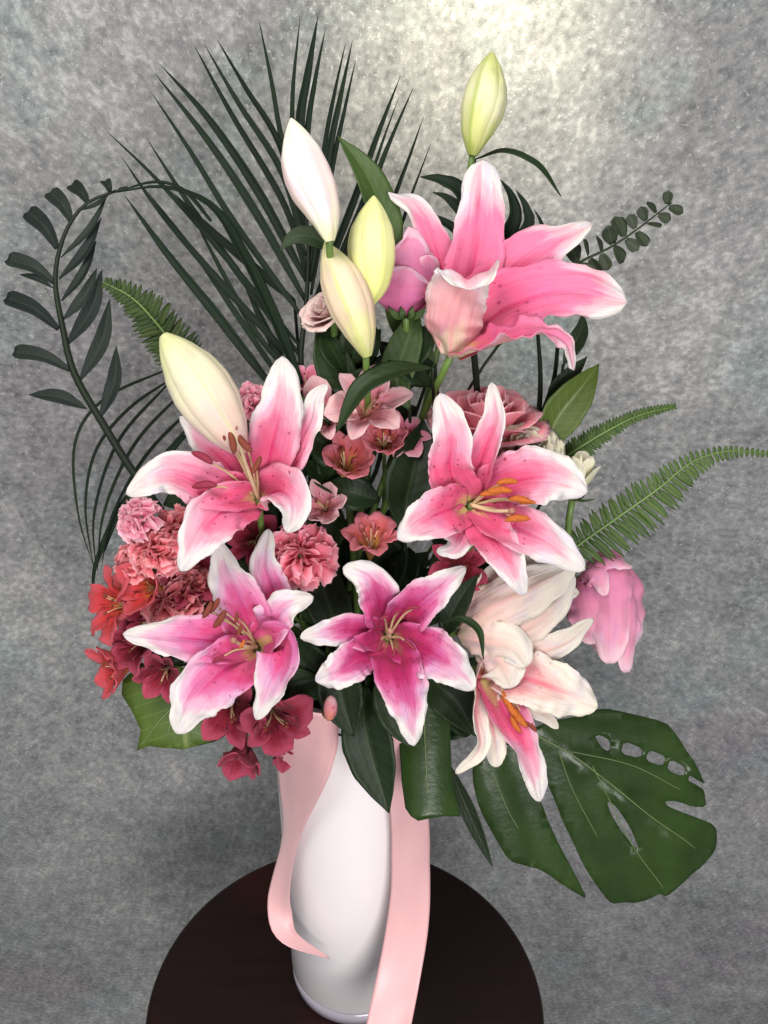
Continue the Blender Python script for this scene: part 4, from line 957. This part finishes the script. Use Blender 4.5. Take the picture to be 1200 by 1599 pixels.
fern('small olive fern frond behind the large cream bud', 215, 490, .07, [(330, 640, -10), (285, 560, 0), (245, 505, 4), (205, 464, 6), (160, 440, 0)], 34, ([26, 36, 40, 36, 22, 8], [26, 36, 42, 38, 24, 8]), 9, mat='fern_dark', seed=3, back=(.4, .3, -1))

# ------------------------------------------------------------------ eucalyptus sprig
fe = Fr(980, 370, .07)
est = [(850, 450, -8), (905, 410, 0), (950, 388, 2), (990, 362, 4), (1025, 335, 2), (1050, 316, 0)]
te = thing('eucalyptus_sprig', 'small-leaved dark eucalyptus sprig beyond the hot pink lily', 'eucalyptus', fe.p(*est[0]))
mk('twig', tube(fe.pts(est), [.0013, .0005], 6, 20), M['euca'], te)
EC = catmull(fe.pts(est), 24); rnd = random.Random(12)
for j in range(6, 24, 2):
    tt = Vector(EC[j] - EC[j - 1]).normalized(); dn = tt.cross(RZ).normalized()
    for sd in (-1, 1):
        L = fe.u * (38 - 13 * j / 24) * rnd.uniform(.8, 1.15); dr = (dn * sd * rnd.uniform(.5, 1) + tt * rnd.uniform(-.1, .6) + RZ * rnd.uniform(-.5, .6)).normalized(); b = Vector(EC[j]) + dr * .0015
        mk('leaf_blade', blade([b, b + dr * L * .5, b + dr * L], L * .8, [RZ * .8 + dn * rnd.uniform(-.9, .9) + tt * rnd.uniform(-.6, .6)], 'round', .2, .05, .02, 1, 6, 6, .0006, j), [M['euca']] * 2, te)
stem_to_vase(te, fe.p(*est[0]), (-.4, .2, -.8), (.0013, .0018), M['euca'])
# bare dark stems beside the broad leaf
fd = Fr(850, 600, .07)
for lab, pp in (('thick bare dark stem behind the hot pink lily', [(832, 690, -8), (842, 640, 0), (844, 580, 0), (840, 520, -4)]), ('thin bare dark stem beside the thick one', [(836, 690, -8), (850, 640, 2), (866, 590, 2), (872, 530, 0)])):
    tt = thing('bare_stem', lab, 'stem', fd.p(*pp[0])); mk('twig', tube(fd.pts(pp), [.0026 if 'thick' in lab else .0016, .0016], 7, 16), M['stem_dark'], tt); stem_to_vase(tt, fd.p(*pp[0]), (-.3, 0, -1), (.0022, .0026), M['stem_dark'])

# ------------------------------------------------------------------ leafy filler stems in the depth of the bouquet
rnd = random.Random(21)
spots = [('leafy dark stem filling the gap behind the coral alstroemeria', 560, 700, 60, 70), ('leafy dark stem filling the centre behind the magenta lily', 590, 900, 90, 80), ('leafy dark stem between the two pink side lilies', 440, 830, 90, 80),
         ('leafy dark stem behind the side cluster of carnations', 270, 930, 70, 90), ('leafy dark stem behind the orange-anthered lily', 720, 860, 90, 90), ('leafy dark stem low in front of the vase mouth', 560, 1080, 110, 50), ('leafy dark stem behind the pale hanging lily', 720, 1090, 70, 70), ('leafy dark stem under the mauve lily', 370, 1090, 80, 50), ('leafy dark stem below the clustered buds', 590, 580, 80, 60), ('leafy dark stem under the upper side lily', 380, 760, 80, 60)]
for lab, cx, cy, rx, ry in spots:
    fr = Fr(cx, cy, .015 if cy < 1000 else -.01)
    c = fr.p(cx, cy, -30); t = thing('leafy_stem', lab, 'foliage', c, 'leafy filler stems')
    for k in range(13):
        x = cx + rnd.uniform(-rx, rx); y = cy + rnd.uniform(-ry, ry); a = rnd.uniform(.2, 2.9); L = rnd.uniform(70, 115)
        dx, dy = math.cos(a) * L, -math.sin(a) * L * .8; z0 = rnd.uniform(-60, -20)
        mk('leaf_blade', blade(fr.pts([(x - dx * .5, y - dy * .5, z0 - 10), (x, y, z0 + 8), (x + dx * .5, y + dy * .5, z0 - 6)]), rnd.uniform(44, 74) * fr.u, [camdir((rnd.uniform(-.6, .6), rnd.uniform(-.2, .8), 1))], 'leaf', .25, .1, .05, 2, 6, 12, .0008, k), [M['leaf_dark']] * 2, t)
    stem_to_vase(t, c, (0, .2, -1), (.002, .0024), M['stem_dark'])

# ------------------------------------------------------------------ satin ribbon
rb = thing('ribbon', 'pale pink satin ribbon tied round the vase with hanging tails', 'ribbon', MOUTH + Vector((-.02, -.09, -.03)))
YF = VY - VR - .010
def strip(name, pts, wds, nh, seed, mat='satin'):
    pw = [P(*q) for q in pts]
    um = [-(q - CAM).dot(RZ) / F_PX for q in pw]; u_ = sum(um) / len(um)
    mk(name, blade(pw, [x * u_ for x in wds], [camdir(v) for v in nh], 'even', [.0, .08, -.06, .08, 0], 0, .05, 1.6, 14, 70, .0005, seed, crk=.04), [M['satin']] * 2, rb)
strip('ribbon_tail', [(486, 1112, YF - .014), (474, 1180, YF - .010), (460, 1255, YF + .010), (447, 1340, YF + .026), (437, 1415, YF + .02), (452, 1462, YF + .002), (514, 1496, YF - .003)], [76, 92, 92, 84, 72, 58, 46, 38, 36, 42, 46, 38, 22, 3], [(.1, .2, 1), (-.2, .1, 1), (-.4, 0, .9), (-.5, .05, .85), (-.45, .25, .85), (-.25, .55, .8), (-.1, .8, .7), (0, .9, .6)], 1)
strip('ribbon_tail', [(600, 1118, YF - .012), (612, 1165, YF - .008), (628, 1215, YF + .005), (641, 1290, YF + .012), (643, 1370, YF + .006), (636, 1450, YF - .008), (622, 1530, YF - .035), (606, 1610, YF - .075), (590, 1700, YF - .13)], [36, 44, 50, 62, 66, 66, 70, 72, 74, 76], [(-.2, .1, 1), (-.1, .2, 1), (.3, 0, 1), (.3, 0, 1), (0, 0, 1), (-.1, .5, .9), (-.2, 1, .6)], 2)
